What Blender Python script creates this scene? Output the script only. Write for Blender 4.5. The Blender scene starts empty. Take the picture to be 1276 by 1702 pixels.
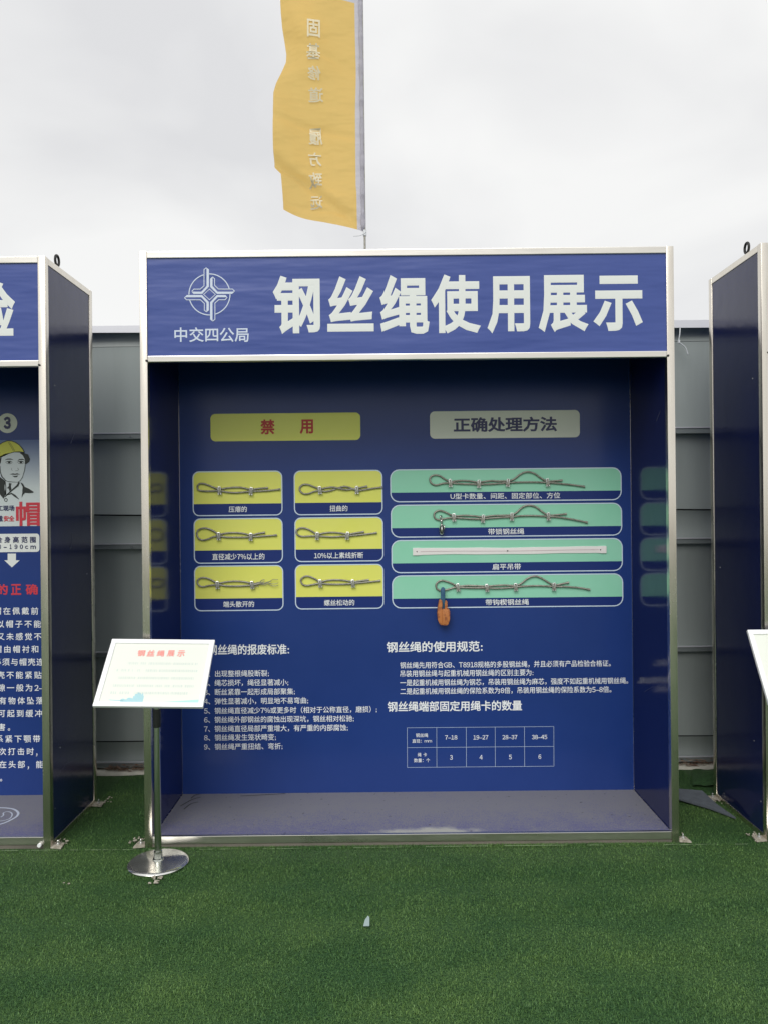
import bpy, bmesh, math, random
import numpy as np
from mathutils import Vector, Matrix, kdtree
random.seed(7); rng = np.random.default_rng(7)
SC = bpy.context.scene
C = SC.collection
# ------------------------------------------------------------------ camera
F = 1280.0; ROLL = math.radians(0.57); CX, CY = 638.0, 851.0; H = 1.5
cr, sr = math.cos(ROLL), math.sin(ROLL)
cam = bpy.data.cameras.new('camera'); cam.sensor_fit = 'VERTICAL'; cam.sensor_height = 24
cam.lens = F / 1702 * 24; cam.clip_start = .05; cam.clip_end = 2000
co = bpy.data.objects.new('camera', cam); C.objects.link(co); SC.camera = co
R_ = Vector((cr, 0, -sr)); U_ = Vector((sr, 0, cr)); B_ = Vector((0, -1, 0))
co.matrix_world = Matrix(((R_.x, U_.x, B_.x, 0), (R_.y, U_.y, B_.y, 0), (R_.z, U_.z, B_.z, H), (0, 0, 0, 1)))
def W(px, py, Y):
    'photo pixel -> (x, z) on the upright plane at distance Y'
    u, v = px - CX, CY - py
    return ((u * cr + v * sr) * Y / F, H + (v * cr - u * sr) * Y / F)
def G(px, py, z=0.0):
    'photo pixel -> point on the level z'
    u, v = px - CX, CY - py
    Y = (z - H) * F / (v * cr - u * sr)
    return ((u * cr + v * sr) * Y / F, Y, z)
# ------------------------------------------------------------------ world
SUN_EL, SUN_AZ = 43, 195
w = bpy.data.worlds.new('World'); SC.world = w; w.use_nodes = True
nt = w.node_tree; N = nt.nodes; L = nt.links
for n in list(N): N.remove(n)
out = N.new('ShaderNodeOutputWorld'); bg = N.new('ShaderNodeBackground'); bg.inputs[1].default_value = .1
sky = N.new('ShaderNodeTexSky'); sky.sky_type = 'NISHITA'; sky.sun_disc = False
sky.sun_elevation = math.radians(SUN_EL); sky.sun_rotation = math.radians(SUN_AZ)
tc = N.new('ShaderNodeTexCoord'); mp = N.new('ShaderNodeMapping'); mp.inputs['Scale'].default_value = (1, 1, 1.7)
mp.inputs['Location'].default_value = (.35, .2, .1)
L.new(tc.outputs['Generated'], mp.inputs[0])
n1 = N.new('ShaderNodeTexNoise'); n1.inputs['Scale'].default_value = 2.6; n1.inputs['Detail'].default_value = 5
n1.inputs['Roughness'].default_value = .42; n1.inputs['Distortion'].default_value = .3
L.new(mp.outputs[0], n1.inputs[0])
cr1 = N.new('ShaderNodeValToRGB'); e = cr1.color_ramp.elements
e[0].position = .34; e[0].color = (.755, .757, .77, 1); e[1].position = .60; e[1].color = (.95, .95, .94, 1)
L.new(n1.outputs[0], cr1.inputs[0])
sep = N.new('ShaderNodeSeparateXYZ'); L.new(tc.outputs['Generated'], sep.inputs[0])
cr2 = N.new('ShaderNodeValToRGB'); cr2.color_ramp.interpolation = 'EASE'; e = cr2.color_ramp.elements
e[0].position = 0; e[0].color = (1.12, 1.12, 1.11, 1); e[1].position = 1; e[1].color = (1.5, 1.5, 1.5, 1)
k = cr2.color_ramp.elements.new(.30); k.color = (1.0, 1.0, 1.0, 1)
k = cr2.color_ramp.elements.new(.52); k.color = (1.02, 1.02, 1.02, 1)
L.new(sep.outputs['Z'], cr2.inputs[0])
mu = N.new('ShaderNodeMix'); mu.data_type = 'RGBA'; mu.blend_type = 'MULTIPLY'; mu.inputs[0].default_value = 1
L.new(cr1.outputs[0], mu.inputs[6]); L.new(cr2.outputs[0], mu.inputs[7])
sc10 = N.new('ShaderNodeVectorMath'); sc10.operation = 'SCALE'; sc10.inputs['Scale'].default_value = 10
L.new(mu.outputs[2], sc10.inputs[0])
mx = N.new('ShaderNodeMix'); mx.data_type = 'RGBA'; mx.inputs[0].default_value = .96
L.new(sky.outputs[0], mx.inputs[6]); L.new(sc10.outputs[0], mx.inputs[7])
L.new(mx.outputs[2], bg.inputs[0]); L.new(bg.outputs[0], out.inputs[0])
sl = bpy.data.lights.new('sun', 'SUN'); sl.energy = 1.5; sl.angle = math.radians(35); sl.color = (1, .97, .93)
so = bpy.data.objects.new('sun', sl); C.objects.link(so)
az = math.radians(SUN_AZ); el = math.radians(SUN_EL)
d = Vector((math.sin(az) * math.cos(el), math.cos(az) * math.cos(el), math.sin(el)))
so.rotation_euler = d.to_track_quat('Z', 'Y').to_euler(); so.location = d * 30
SC.view_settings.view_transform = 'Standard'; SC.view_settings.look = 'None'
SC.view_settings.exposure = 0.0; SC.view_settings.gamma = 1; SC.view_settings.use_curve_mapping = False
# ------------------------------------------------------------------ materials
def mat(name, col, rough=.5, metal=0, var=None, bump=None, spec=.5, rvar=0, scale=(1, 1, 1), coat=0):
    m = bpy.data.materials.new(name); m.use_nodes = True
    n = m.node_tree.nodes; l = m.node_tree.links; b = n['Principled BSDF']
    b.inputs['Base Color'].default_value = (*col, 1); b.inputs['Roughness'].default_value = rough
    b.inputs['Metallic'].default_value = metal; b.inputs['Specular IOR Level'].default_value = spec
    b.inputs['Coat Weight'].default_value = coat; b.inputs['Coat Roughness'].default_value = .06
    t = n.new('ShaderNodeTexCoord'); mpn = n.new('ShaderNodeMapping'); mpn.inputs['Scale'].default_value = scale
    l.new(t.outputs['Object'], mpn.inputs[0])
    if var:
        c2, s, lo, hi = var
        no = n.new('ShaderNodeTexNoise'); no.inputs['Scale'].default_value = s; no.inputs['Detail'].default_value = 6
        no.inputs['Roughness'].default_value = .6
        l.new(mpn.outputs[0], no.inputs[0])
        r = n.new('ShaderNodeValToRGB'); r.color_ramp.elements[0].position = lo; r.color_ramp.elements[1].position = hi
        r.color_ramp.elements[0].color = (*col, 1); r.color_ramp.elements[1].color = (*c2, 1)
        l.new(no.outputs[0], r.inputs[0]); l.new(r.outputs[0], b.inputs['Base Color'])
        if rvar:
            mm = n.new('ShaderNodeMapRange'); mm.inputs[1].default_value = .3; mm.inputs[2].default_value = .7
            mm.inputs[3].default_value = rough - rvar; mm.inputs[4].default_value = rough + rvar
            l.new(no.outputs[0], mm.inputs[0]); l.new(mm.outputs[0], b.inputs['Roughness'])
    if bump:
        s, st, sc3 = bump
        mp2 = n.new('ShaderNodeMapping'); mp2.inputs['Scale'].default_value = sc3
        l.new(t.outputs['Object'], mp2.inputs[0])
        no = n.new('ShaderNodeTexNoise'); no.inputs['Scale'].default_value = s; no.inputs['Detail'].default_value = 3
        l.new(mp2.outputs[0], no.inputs[0])
        bu = n.new('ShaderNodeBump'); bu.inputs['Strength'].default_value = 1; bu.inputs['Distance'].default_value = st
        l.new(no.outputs[0], bu.inputs['Height']); l.new(bu.outputs[0], b.inputs['Normal'])
    return m
M = {}
M['steel'] = mat('brushed_steel', (.70, .65, .57), .26, 1, var=((.78, .74, .66), 3, .35, .7), rvar=.05, scale=(6, 6, .8), bump=(30, .0004, (1, 1, .05)))
M['railsteel'] = mat('satin_rail', (.72, .69, .63), .3, 1, var=((.78, .76, .70), 3, .35, .7), rvar=.05, scale=(.8, 6, 6), bump=(30, .0004, (.05, 1, 1)))
M['chrome'] = mat('polished_steel', (.68, .68, .65), .2, .92, var=((.45, .45, .42), 9, .5, .8), rvar=.08)
M['pole'] = mat('stand_pole', (.55, .57, .52), .16, 1)
M['header'] = mat('header_vinyl', (.044, .080, .32), .36, var=((.054, .092, .335), 1.6, .35, .7), bump=(2.3, .012, (.55, 1, 3.2)))
M['side'] = mat('side_laminate', (.007, .012, .074), .15, var=((.0088, .0145, .085), 2, .4, .6), bump=(9, .0012, (1, 1, 1)), spec=.42)
M['sidein'] = M['side']
M['back'] = mat('back_vinyl', (.014, .042, .20), .25, var=((.018, .049, .222), 1.5, .35, .65), bump=(3, .002, (1, 1, 1)), spec=.36)
M['captionblue'] = mat('caption_blue', (.014, .034, .18), .3, spec=.26)
M['roof'] = mat('roof_board', (.012, .014, .05), .5)
M['white'] = mat('white_vinyl', (.80, .83, .81), .4)
M['offwhite'] = mat('pale_vinyl', (.60, .66, .76), .4)
M['text'] = mat('text_vinyl', (.88, .91, .93), .4)
M['line'] = mat('outline_vinyl', (.62, .74, .88), .4)
M['logo'] = mat('logo_vinyl', (.66, .74, .88), .4)
M['yellow'] = mat('yellow_vinyl', (.80, .82, .15), .35, var=((.82, .83, .18), 5, .35, .7))
M['green'] = mat('green_vinyl', (.28, .68, .48), .35, var=((.32, .70, .52), 4, .35, .7))
M['pill'] = mat('cream_vinyl', (.72, .75, .66), .4)
M['red'] = mat('red_vinyl', (.55, .03, .025), .4)
M['redposter'] = mat('red_print', (.62, .035, .06), .45)
M['darkblue'] = mat('dark_blue_vinyl', (.03, .035, .12), .4)
M['ink'] = mat('black_ink', (.015, .022, .02), .5)
M['rope'] = mat('steel_rope', (.24, .235, .20), .45, .5, var=((.42, .41, .36), 60, .35, .65), rvar=.1)
M['galv'] = mat('zinc_clip', (.80, .81, .80), .25, .7, var=((.4, .4, .38), 90, .45, .7))
M['dark'] = mat('black_rubber', (.015, .018, .017), .5)
M['sling'] = mat('white_webbing', (.86, .83, .82), .7, bump=(400, .0004, (1, 1, 4)))
M['stitch'] = mat('pink_stitch', (.55, .42, .45), .7)
M['orange'] = mat('orange_rust_paint', (.52, .19, .055), .55, var=((.20, .05, .025), 45, .48, .66), rvar=.1)
M['bluemetal'] = mat('blue_shank', (.03, .10, .19), .4, .2, var=((.05, .14, .25), 30, .4, .6))
M['board'] = mat('white_frame_plastic', (.92, .93, .95), .25)
M['paper'] = mat('laminated_paper', (.79, .82, .745), .35)
M['cyan'] = mat('cyan_print', (.38, .68, .75), .4)
M['teal'] = mat('teal_print', (.45, .76, .72), .4)
M['faint'] = mat('faint_print', (.50, .63, .60), .4)
M['pinkred'] = mat('faded_red_print', (.85, .30, .26), .4)
M['fence'] = mat('grey_sheet', (.40, .445, .43), .38, .0, var=((.35, .39, .375), 2.2, .35, .7), rvar=.06, bump=(1.2, .01, (1, 1, .4)), scale=(3, 1, .4))
M['fencecap'] = mat('pale_cap', (.60, .61, .65), .4)
M['fencerail'] = mat('grey_rail', (.24, .27, .27), .4)
M['joint'] = mat('joint_black', (.012, .014, .013), .7)
M['concrete'] = mat('pale_concrete', (.68, .66, .56), .9, var=((.50, .48, .42), 14, .4, .7), bump=(40, .004, (1, 1, 1)))
M['leaf'] = mat('dry_leaf', (.16, .075, .045), .8, var=((.36, .27, .2), 12, .4, .6))
M['crumb'] = mat('mortar', (.46, .43, .36), .9, var=((.25, .22, .17), 40, .4, .7))
M['tie'] = mat('nylon_tie', (.75, .78, .80), .4)
M['backing'] = mat('turf_backing', (.12, .14, .165), .85, var=((.10, .115, .135), 30, .4, .6), bump=(120, .001, (1, 1, 1)))
M['scrap'] = mat('pale_plastic', (.27, .35, .35), .5)
M['ring'] = mat('black_iron', (.035, .035, .035), .5, .6)
M['helmet'] = mat('helmet_yellow', (.62, .62, .08), .45)
M['skin'] = mat('poster_face', (.60, .66, .68), .45)
M['soil'] = mat('bare_ground', (.20, .18, .15), .95, var=((.13, .12, .10), 1.3, .4, .65), bump=(8, .01, (1, 1, 1)))
M['scratch'] = mat('scratch_mark', (.16, .17, .24), .5)
M['seam'] = mat('seam_thread', (.30, .38, .24), .8)
def turf_mat(name, dark, light, blade):
    m = bpy.data.materials.new(name); m.use_nodes = True
    n = m.node_tree.nodes; l = m.node_tree.links; b = n['Principled BSDF']
    b.inputs['Roughness'].default_value = .55; b.inputs['Specular IOR Level'].default_value = .25
    g = n.new('ShaderNodeNewGeometry')
    no = n.new('ShaderNodeTexNoise'); no.inputs['Scale'].default_value = 2.1; no.inputs['Detail'].default_value = 5
    mp3 = n.new('ShaderNodeMapping'); mp3.inputs['Scale'].default_value = (1, 1.6, 1)
    l.new(g.outputs['Position'], mp3.inputs[0]); l.new(mp3.outputs[0], no.inputs[0])
    r = n.new('ShaderNodeValToRGB'); r.color_ramp.elements[0].position = .36; r.color_ramp.elements[1].position = .66
    r.color_ramp.elements[0].color = (*dark, 1); r.color_ramp.elements[1].color = (*light, 1)
    l.new(no.outputs[0], r.inputs[0]); src = r.outputs[0]
    if blade:
        a = n.new('ShaderNodeAttribute'); a.attribute_name = 'tint'
        r2 = n.new('ShaderNodeValToRGB'); el2 = r2.color_ramp.elements
        el2[0].position = 0; el2[0].color = (.45, .5, .5, 1); el2[1].position = 1; el2[1].color = (1.9, 1.65, 2.3, 1)
        k = el2.new(.6); k.color = (1, 1, 1, 1); k = el2.new(.85); k.color = (1.35, 1.2, 1.0, 1)
        l.new(a.outputs['Fac'], r2.inputs[0])
        mm = n.new('ShaderNodeMix'); mm.data_type = 'RGBA'; mm.blend_type = 'MULTIPLY'; mm.inputs[0].default_value = 1
        l.new(src, mm.inputs[6]); l.new(r2.outputs[0], mm.inputs[7]); src = mm.outputs[2]
    else:
        no2 = n.new('ShaderNodeTexNoise'); no2.inputs['Scale'].default_value = 130; no2.inputs['Detail'].default_value = 4
        l.new(g.outputs['Position'], no2.inputs[0])
        bu = n.new('ShaderNodeBump'); bu.inputs['Distance'].default_value = .008; bu.inputs['Strength'].default_value = .9
        l.new(no2.outputs[0], bu.inputs['Height']); l.new(bu.outputs[0], b.inputs['Normal'])
        r3 = n.new('ShaderNodeValToRGB'); r3.color_ramp.elements[0].position = .35; r3.color_ramp.elements[1].position = .65
        r3.color_ramp.elements[0].color = (.35, .4, .4, 1); r3.color_ramp.elements[1].color = (1.2, 1.15, 1.1, 1)
        l.new(no2.outputs[0], r3.inputs[0])
        mm = n.new('ShaderNodeMix'); mm.data_type = 'RGBA'; mm.blend_type = 'MULTIPLY'; mm.inputs[0].default_value = 1
        l.new(src, mm.inputs[6]); l.new(r3.outputs[0], mm.inputs[7]); src = mm.outputs[2]
    l.new(src, b.inputs['Base Color'])
    return m
M['turf'] = turf_mat('turf_mat', (.040, .104, .036), (.064, .136, .044), False)
M['blade'] = turf_mat('turf_blades', (.066, .156, .044), (.116, .224, .060), True)
def cloth(name, col, tr):
    m = bpy.data.materials.new(name); m.use_nodes = True
    n = m.node_tree.nodes; l = m.node_tree.links; b = n['Principled BSDF']; o = n['Material Output']
    b.inputs['Base Color'].default_value = (*col, 1); b.inputs['Roughness'].default_value = .75
    t = n.new('ShaderNodeBsdfTranslucent'); t.inputs[0].default_value = (*tr, 1)
    x = n.new('ShaderNodeMixShader'); x.inputs[0].default_value = .55
    l.new(b.outputs[0], x.inputs[1]); l.new(t.outputs[0], x.inputs[2]); l.new(x.outputs[0], o.inputs[0])
    tcn = n.new('ShaderNodeTexCoord'); no = n.new('ShaderNodeTexNoise'); no.inputs['Scale'].default_value = 7
    mpn = n.new('ShaderNodeMapping'); mpn.inputs['Scale'].default_value = (.6, 1, 1.6)
    l.new(tcn.outputs['Object'], mpn.inputs[0]); l.new(mpn.outputs[0], no.inputs[0])
    bu = n.new('ShaderNodeBump'); bu.inputs['Distance'].default_value = .03; bu.inputs['Strength'].default_value = .9
    l.new(no.outputs[0], bu.inputs['Height']); l.new(bu.outputs[0], b.inputs['Normal']); l.new(bu.outputs[0], t.inputs['Normal'])
    return m
M['flag'] = cloth('yellow_flag_cloth', (.93, .63, .20), (1.0, .74, .27))
M['flagwhite'] = cloth('white_flag_cloth', (.74, .73, .80), (.74, .73, .80))
M['flagtext'] = mat('flag_print', (.80, .72, .52), .8)
def floor_mat():
    m = bpy.data.materials.new('floor_print'); m.use_nodes = True
    n = m.node_tree.nodes; l = m.node_tree.links; b = n['Principled BSDF']
    g = n.new('ShaderNodeNewGeometry'); s = n.new('ShaderNodeSeparateXYZ'); l.new(g.outputs['Position'], s.inputs[0])
    no = n.new('ShaderNodeTexNoise'); no.inputs['Scale'].default_value = 9; no.inputs['Detail'].default_value = 8; no.inputs['Roughness'].default_value = .7
    l.new(g.outputs['Position'], no.inputs[0])
    gr = n.new('ShaderNodeTexNoise'); gr.inputs['Scale'].default_value = 170; gr.inputs['Detail'].default_value = 3
    l.new(g.outputs['Position'], gr.inputs[0])
    mr = n.new('ShaderNodeMapRange'); mr.inputs[1].default_value = 3.46; mr.inputs[2].default_value = 3.80
    mr.inputs[3].default_value = .12; mr.inputs[4].default_value = 1.0; l.new(s.outputs['Y'], mr.inputs[0])
    def M2(op, a, bb):
        q = n.new('ShaderNodeMath'); q.operation = op
        for i, v in enumerate((a, bb)):
            if isinstance(v, (int, float)): q.inputs[i].default_value = v
            else: l.new(v, q.inputs[i])
        return q.outputs[0]
    f = M2('ADD', mr.outputs[0], M2('MULTIPLY', M2('SUBTRACT', no.outputs[0], .5), 1.3))
    f = M2('ADD', f, M2('MULTIPLY', M2('SUBTRACT', gr.outputs[0], .5), 3.4))
    r = n.new('ShaderNodeValToRGB'); r.color_ramp.elements[0].position = .1; r.color_ramp.elements[1].position = .75
    r.color_ramp.elements[0].color = (.13, .13, .255, 1); r.color_ramp.elements[1].color = (.215, .215, .24, 1)
    l.new(f, r.inputs[0])
    # pale dried stain near the front edge
    vx = n.new('ShaderNodeCombineXYZ'); vx.inputs[0].default_value = .20; vx.inputs[1].default_value = 3.475; vx.inputs[2].default_value = .05
    vs = n.new('ShaderNodeVectorMath'); vs.operation = 'SUBTRACT'; l.new(g.outputs['Position'], vs.inputs[0]); l.new(vx.outputs[0], vs.inputs[1])
    vm = n.new('ShaderNodeVectorMath'); vm.operation = 'MULTIPLY'; vm.inputs[1].default_value = (1, 3.3, 1); l.new(vs.outputs[0], vm.inputs[0])
    vl = n.new('ShaderNodeVectorMath'); vl.operation = 'LENGTH'; l.new(vm.outputs[0], vl.inputs[0])
    st = M2('SUBTRACT', .25, vl.outputs['Value']); st = M2('ADD', st, M2('MULTIPLY', M2('SUBTRACT', no.outputs[0], .5), .35))
    st = M2('MULTIPLY', st, 9)
    lip = M2('MULTIPLY', M2('SUBTRACT', M2('ADD', 3.478, M2('MULTIPLY', M2('SUBTRACT', no.outputs[0], .5), .05)), s.outputs['Y']), 120)
    st = M2('MAXIMUM', st, M2('MULTIPLY', lip, .8))
    cl = n.new('ShaderNodeClamp'); l.new(st, cl.inputs[0])
    mm = n.new('ShaderNodeMix'); mm.data_type = 'RGBA'; l.new(cl.outputs[0], mm.inputs[0]); l.new(r.outputs[0], mm.inputs[6])
    mm.inputs[7].default_value = (.42, .42, .39, 1)
    # dark scuffs
    sp = n.new('ShaderNodeTexNoise'); sp.inputs['Scale'].default_value = 38; sp.inputs['Detail'].default_value = 2; l.new(g.outputs['Position'], sp.inputs[0])
    sr_ = n.new('ShaderNodeValToRGB'); sr_.color_ramp.elements[0].position = .70; sr_.color_ramp.elements[1].position = .75
    l.new(sp.outputs[0], sr_.inputs[0])
    m3 = n.new('ShaderNodeMix'); m3.data_type = 'RGBA'; l.new(sr_.outputs[0], m3.inputs[0]); l.new(mm.outputs[2], m3.inputs[6]); m3.inputs[7].default_value = (.07, .07, .09, 1)
    l.new(m3.outputs[2], b.inputs['Base Color']); b.inputs['Roughness'].default_value = .55
    return m
M['floor'] = floor_mat()
def poster_mat():
    m = bpy.data.materials.new('poster_print'); m.use_nodes = True
    n = m.node_tree.nodes; l = m.node_tree.links; b = n['Principled BSDF']
    g = n.new('ShaderNodeNewGeometry'); s = n.new('ShaderNodeSeparateXYZ'); l.new(g.outputs['Position'], s.inputs[0])
    mr = n.new('ShaderNodeMapRange'); mr.inputs[1].default_value = 1.885; mr.inputs[2].default_value = 1.64; l.new(s.outputs['Z'], mr.inputs[0])
    r = n.new('ShaderNodeValToRGB'); r.color_ramp.elements[0].color = (.10, .16, .36, 1); r.color_ramp.elements[1].color = (.66, .73, .74, 1)
    l.new(mr.outputs[0], r.inputs[0]); l.new(r.outputs[0], b.inputs['Base Color']); b.inputs['Roughness'].default_value = .4
    return m
M['poster'] = poster_mat()
# ------------------------------------------------------------------ mesh helpers
class MB:
    def __init__(s): s.v = []; s.f = []; s.mi = []; s.cur = 0
    def add(s, vs, fs):
        o = len(s.v); s.v += [tuple(p) for p in vs]; s.f += [tuple(i + o for i in f) for f in fs]; s.mi += [s.cur] * len(fs); return s
    def box(s, x0, x1, y0, y1, z0, z1):
        return s.add([(x0, y0, z0), (x1, y0, z0), (x1, y1, z0), (x0, y1, z0), (x0, y0, z1), (x1, y0, z1), (x1, y1, z1), (x0, y1, z1)],
                     [(0, 3, 2, 1), (4, 5, 6, 7), (0, 1, 5, 4), (1, 2, 6, 5), (2, 3, 7, 6), (3, 0, 4, 7)])
    def tube(s, pts, r, n=8, cap=True, lobes=0, twist=0):
        pts = [Vector(p) for p in pts]; m = len(pts); vs = []; up = Vector((0, 1, 0)); acc = 0
        rr = r if isinstance(r, (list, tuple)) else [r] * m
        for i, p in enumerate(pts):
            t = (pts[min(i + 1, m - 1)] - pts[max(i - 1, 0)])
            t = t.normalized() if t.length else Vector((0, 0, 1))
            a = t.cross(up)
            if a.length < .05: a = t.cross(Vector((1, 0, 0)))
            a.normalize(); b = t.cross(a).normalized()
            if i: acc += (p - pts[i - 1]).length
            for k in range(n):
                th = 2 * math.pi * k / n
                q = rr[i] * (1 + (.16 * math.cos(lobes * th + acc * twist) if lobes else 0))
                vs.append(p + (a * math.cos(th) + b * math.sin(th)) * q)
        fs = [(i * n + k, i * n + (k + 1) % n, (i + 1) * n + (k + 1) % n, (i + 1) * n + k) for i in range(m - 1) for k in range(n)]
        if cap: fs += [tuple(range(n - 1, -1, -1)), tuple(range((m - 1) * n, m * n))]
        return s.add(vs, fs)
    def lathe(s, prof, c, n=48):
        vs = [(c[0] + r * math.cos(2 * math.pi * k / n), c[1] + r * math.sin(2 * math.pi * k / n), c[2] + z) for r, z in prof for k in range(n)]
        m = len(prof)
        fs = [(i * n + k, i * n + (k + 1) % n, (i + 1) * n + (k + 1) % n, (i + 1) * n + k) for i in range(m - 1) for k in range(n)]
        fs += [tuple(range(n - 1, -1, -1)), tuple(range((m - 1) * n, m * n))]
        return s.add(vs, fs)
    def flat(s, poly, y):                       # polygon of (x,z), facing the viewer
        a = sum(poly[i][0] * poly[(i + 1) % len(poly)][1] - poly[(i + 1) % len(poly)][0] * poly[i][1] for i in range(len(poly)))
        if a < 0: poly = poly[::-1]
        return s.add([(p[0], y, p[1]) for p in poly], [tuple(range(len(poly)))])
    def stroke(s, pts, wd, y, closed=False):    # flat line of width wd through (x,z) points
        n = len(pts); P = [Vector(p) for p in pts]; Lf = []; Rt = []
        for i in range(n):
            a = P[(i - 1) % n] if (closed or i) else P[i]; b = P[(i + 1) % n] if (closed or i < n - 1) else P[i]
            d1 = (P[i] - a); d2 = (b - P[i])
            if d1.length < 1e-9: d1 = d2
            if d2.length < 1e-9: d2 = d1
            d1 = d1.normalized(); d2 = d2.normalized(); n1_ = Vector((-d1.y, d1.x)); n2_ = Vector((-d2.y, d2.x))
            mdir = (n1_ + n2_); mdir = mdir.normalized() if mdir.length > .01 else n1_
            kf = min(1 / max(.35, mdir.dot(n1_)), 2)
            ww = wd[i] if isinstance(wd, (list, tuple)) else wd
            Lf.append(P[i] + mdir * ww / 2 * kf); Rt.append(P[i] - mdir * ww / 2 * kf)
        vs = [(p.x, y, p.y) for p in Lf] + [(p.x, y, p.y) for p in Rt]
        fs = [(n + i, n + (i + 1) % n, (i + 1) % n, i) for i in range(n if closed else n - 1)]
        return s.add(vs, fs)
    def prism(s, poly, y0, y1):
        n = len(poly)
        a = sum(poly[i][0] * poly[(i + 1) % n][1] - poly[(i + 1) % n][0] * poly[i][1] for i in range(n))
        if a < 0: poly = poly[::-1]
        vs = [(p[0], y0, p[1]) for p in poly] + [(p[0], y1, p[1]) for p in poly]
        fs = [tuple(range(n)), tuple(range(2 * n - 1, n - 1, -1))] + [(i, i + n, (i + 1) % n + n, (i + 1) % n) for i in range(n)]
        return s.add(vs, fs)
def rootloc(o):
    while o is not None and o.parent is not None: o = o.parent
    return Vector(o.location) if o is not None else Vector((0, 0, 0))
def mesh(name, mb, mats, off=(0, 0, 0), bevel=0, smooth=False):
    me = bpy.data.meshes.new(name); ox, oy, oz = off
    me.from_pydata([(a - ox, b - oy, c - oz) for a, b, c in mb.v], [], mb.f)
    if not isinstance(mats, (list, tuple)): mats = [mats]
    for m in mats: me.materials.append(m)
    if len(mats) > 1: me.polygons.foreach_set('material_index', mb.mi)
    if bevel:
        b = bmesh.new(); b.from_mesh(me)
        es = [e for e in b.edges if len(e.link_faces) == 2 and e.calc_face_angle(0) > .5]
        bmesh.ops.bevel(b, geom=es, offset=bevel, segments=2, affect='EDGES', profile=.6)
        b.to_mesh(me); b.free()
    if smooth:
        me.polygons.foreach_set('use_smooth', [True] * len(me.polygons))
        if smooth != 'all': me.set_sharp_from_angle(angle=.7)
    me.update(); return me
def ob(name, mb, mats, parent=None, label=None, kind=None, bevel=0, smooth=False):
    off = rootloc(parent)
    o = bpy.data.objects.new(name, mesh(name, mb, mats, off, bevel, smooth)); C.objects.link(o)
    if parent is not None: o.parent = parent
    if label: o['label'] = label
    if kind: o['kind'] = kind
    return o
def thing(name, label, cat, loc=(0, 0, 0), group=None):
    o = bpy.data.objects.new(name, None); C.objects.link(o); o.location = loc; o.empty_display_size = .1
    o['label'] = label; o['category'] = cat
    if group: o['group'] = group
    return o
def tag(o, label, cat, group=None):
    o['label'] = label; o['category'] = cat
    if group: o['group'] = group
    return o
def place(name, me, loc, parent):
    o = bpy.data.objects.new(name, me); C.objects.link(o); o.parent = parent
    o.location = Vector(loc) - rootloc(parent); return o
def smoothpts(pts, k=8):
    P = [Vector(p) for p in pts]; o = []
    for i in range(len(P) - 1):
        p0 = P[max(i - 1, 0)]; p1 = P[i]; p2 = P[i + 1]; p3 = P[min(i + 2, len(P) - 1)]
        for j in range(k):
            t = j / k
            o.append(.5 * ((2 * p1) + (p2 - p0) * t + (2 * p0 - 5 * p1 + 4 * p2 - p3) * t * t + (3 * p1 - p0 - 3 * p2 + p3) * t ** 3))
    o.append(P[-1]); return o
# ------------------------------------------------------------------ lettering
TC = {}
def glyphs(s, wt):
    'a string laid out character by character; Latin letters and digits come from the full-width forms'
    if len(s) == 1: return glyph(s, wt)
    if (s, wt, 0) in TC: return TC[s, wt, 0]
    x = 0; V = []; Fc = []; nv = 0
    for ch in s:
        adv = 1.0
        if ch.isascii():
            adv = .58 if ch.isdigit() else .9 if ch in '%m' else .70 if ch.isupper() else .30 if ch in ':;' else .5 if ch == ' ' else .6
        if ch == '–': adv = .56
        if ch != ' ':
            v, f = glyph(ch, wt); v = v.copy()
            c = (v[:, 0].min() + v[:, 0].max()) / 2
            v[:, 0] += (x + adv / 2 - c) if (ch.isascii() or ch == '–') else x
            V.append(v); Fc += [tuple(i + nv for i in q) for q in f]; nv += len(v)
        x += adv
    TC[s, wt, 0] = (np.concatenate(V), Fc); return TC[s, wt, 0]
def glyph(s, wt):
    key = s
    if s.isascii() and (s.isalnum() or s == '%'): s = chr(ord(s) + 0xFEE0)
    if (s, wt) in TC: return TC[s, wt]
    def get(d):
        c = bpy.data.curves.new('t', 'FONT'); c.body = s; c.size = 1; c.resolution_u = 2; c.fill_mode = 'FRONT'
        c.bevel_depth = d; c.bevel_resolution = 0
        o = bpy.data.objects.new('t', c); me = bpy.data.meshes.new_from_object(o)
        v = np.empty(len(me.vertices) * 3); me.vertices.foreach_get('co', v); v = v.reshape(-1, 3)
        f = [tuple(p.vertices) for p in me.polygons]
        bpy.data.objects.remove(o); bpy.data.curves.remove(c); bpy.data.meshes.remove(me); return v, f
    base, f0 = get(0)
    if wt <= 0:
        TC[s, wt] = (base, f0); return TC[s, wt]
    v, f = get(wt)
    kd = kdtree.KDTree(len(base))
    for i, p in enumerate(base): kd.insert((p[0], p[1], 0), i)
    kd.balance(); lim = 1.7 * wt
    for i in range(len(v)):
        p, _, dd = kd.find((v[i, 0], v[i, 1], 0))
        dd = math.hypot(v[i, 0] - p[0], v[i, 1] - p[1])
        if dd > lim and dd < .4:
            q = lim / dd; v[i, 0] = p[0] + (v[i, 0] - p[0]) * q; v[i, 1] = p[1] + (v[i, 1] - p[1]) * q
    v[:, 2] /= wt
    TC[s, wt] = (v, f); return TC[s, wt]
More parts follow.
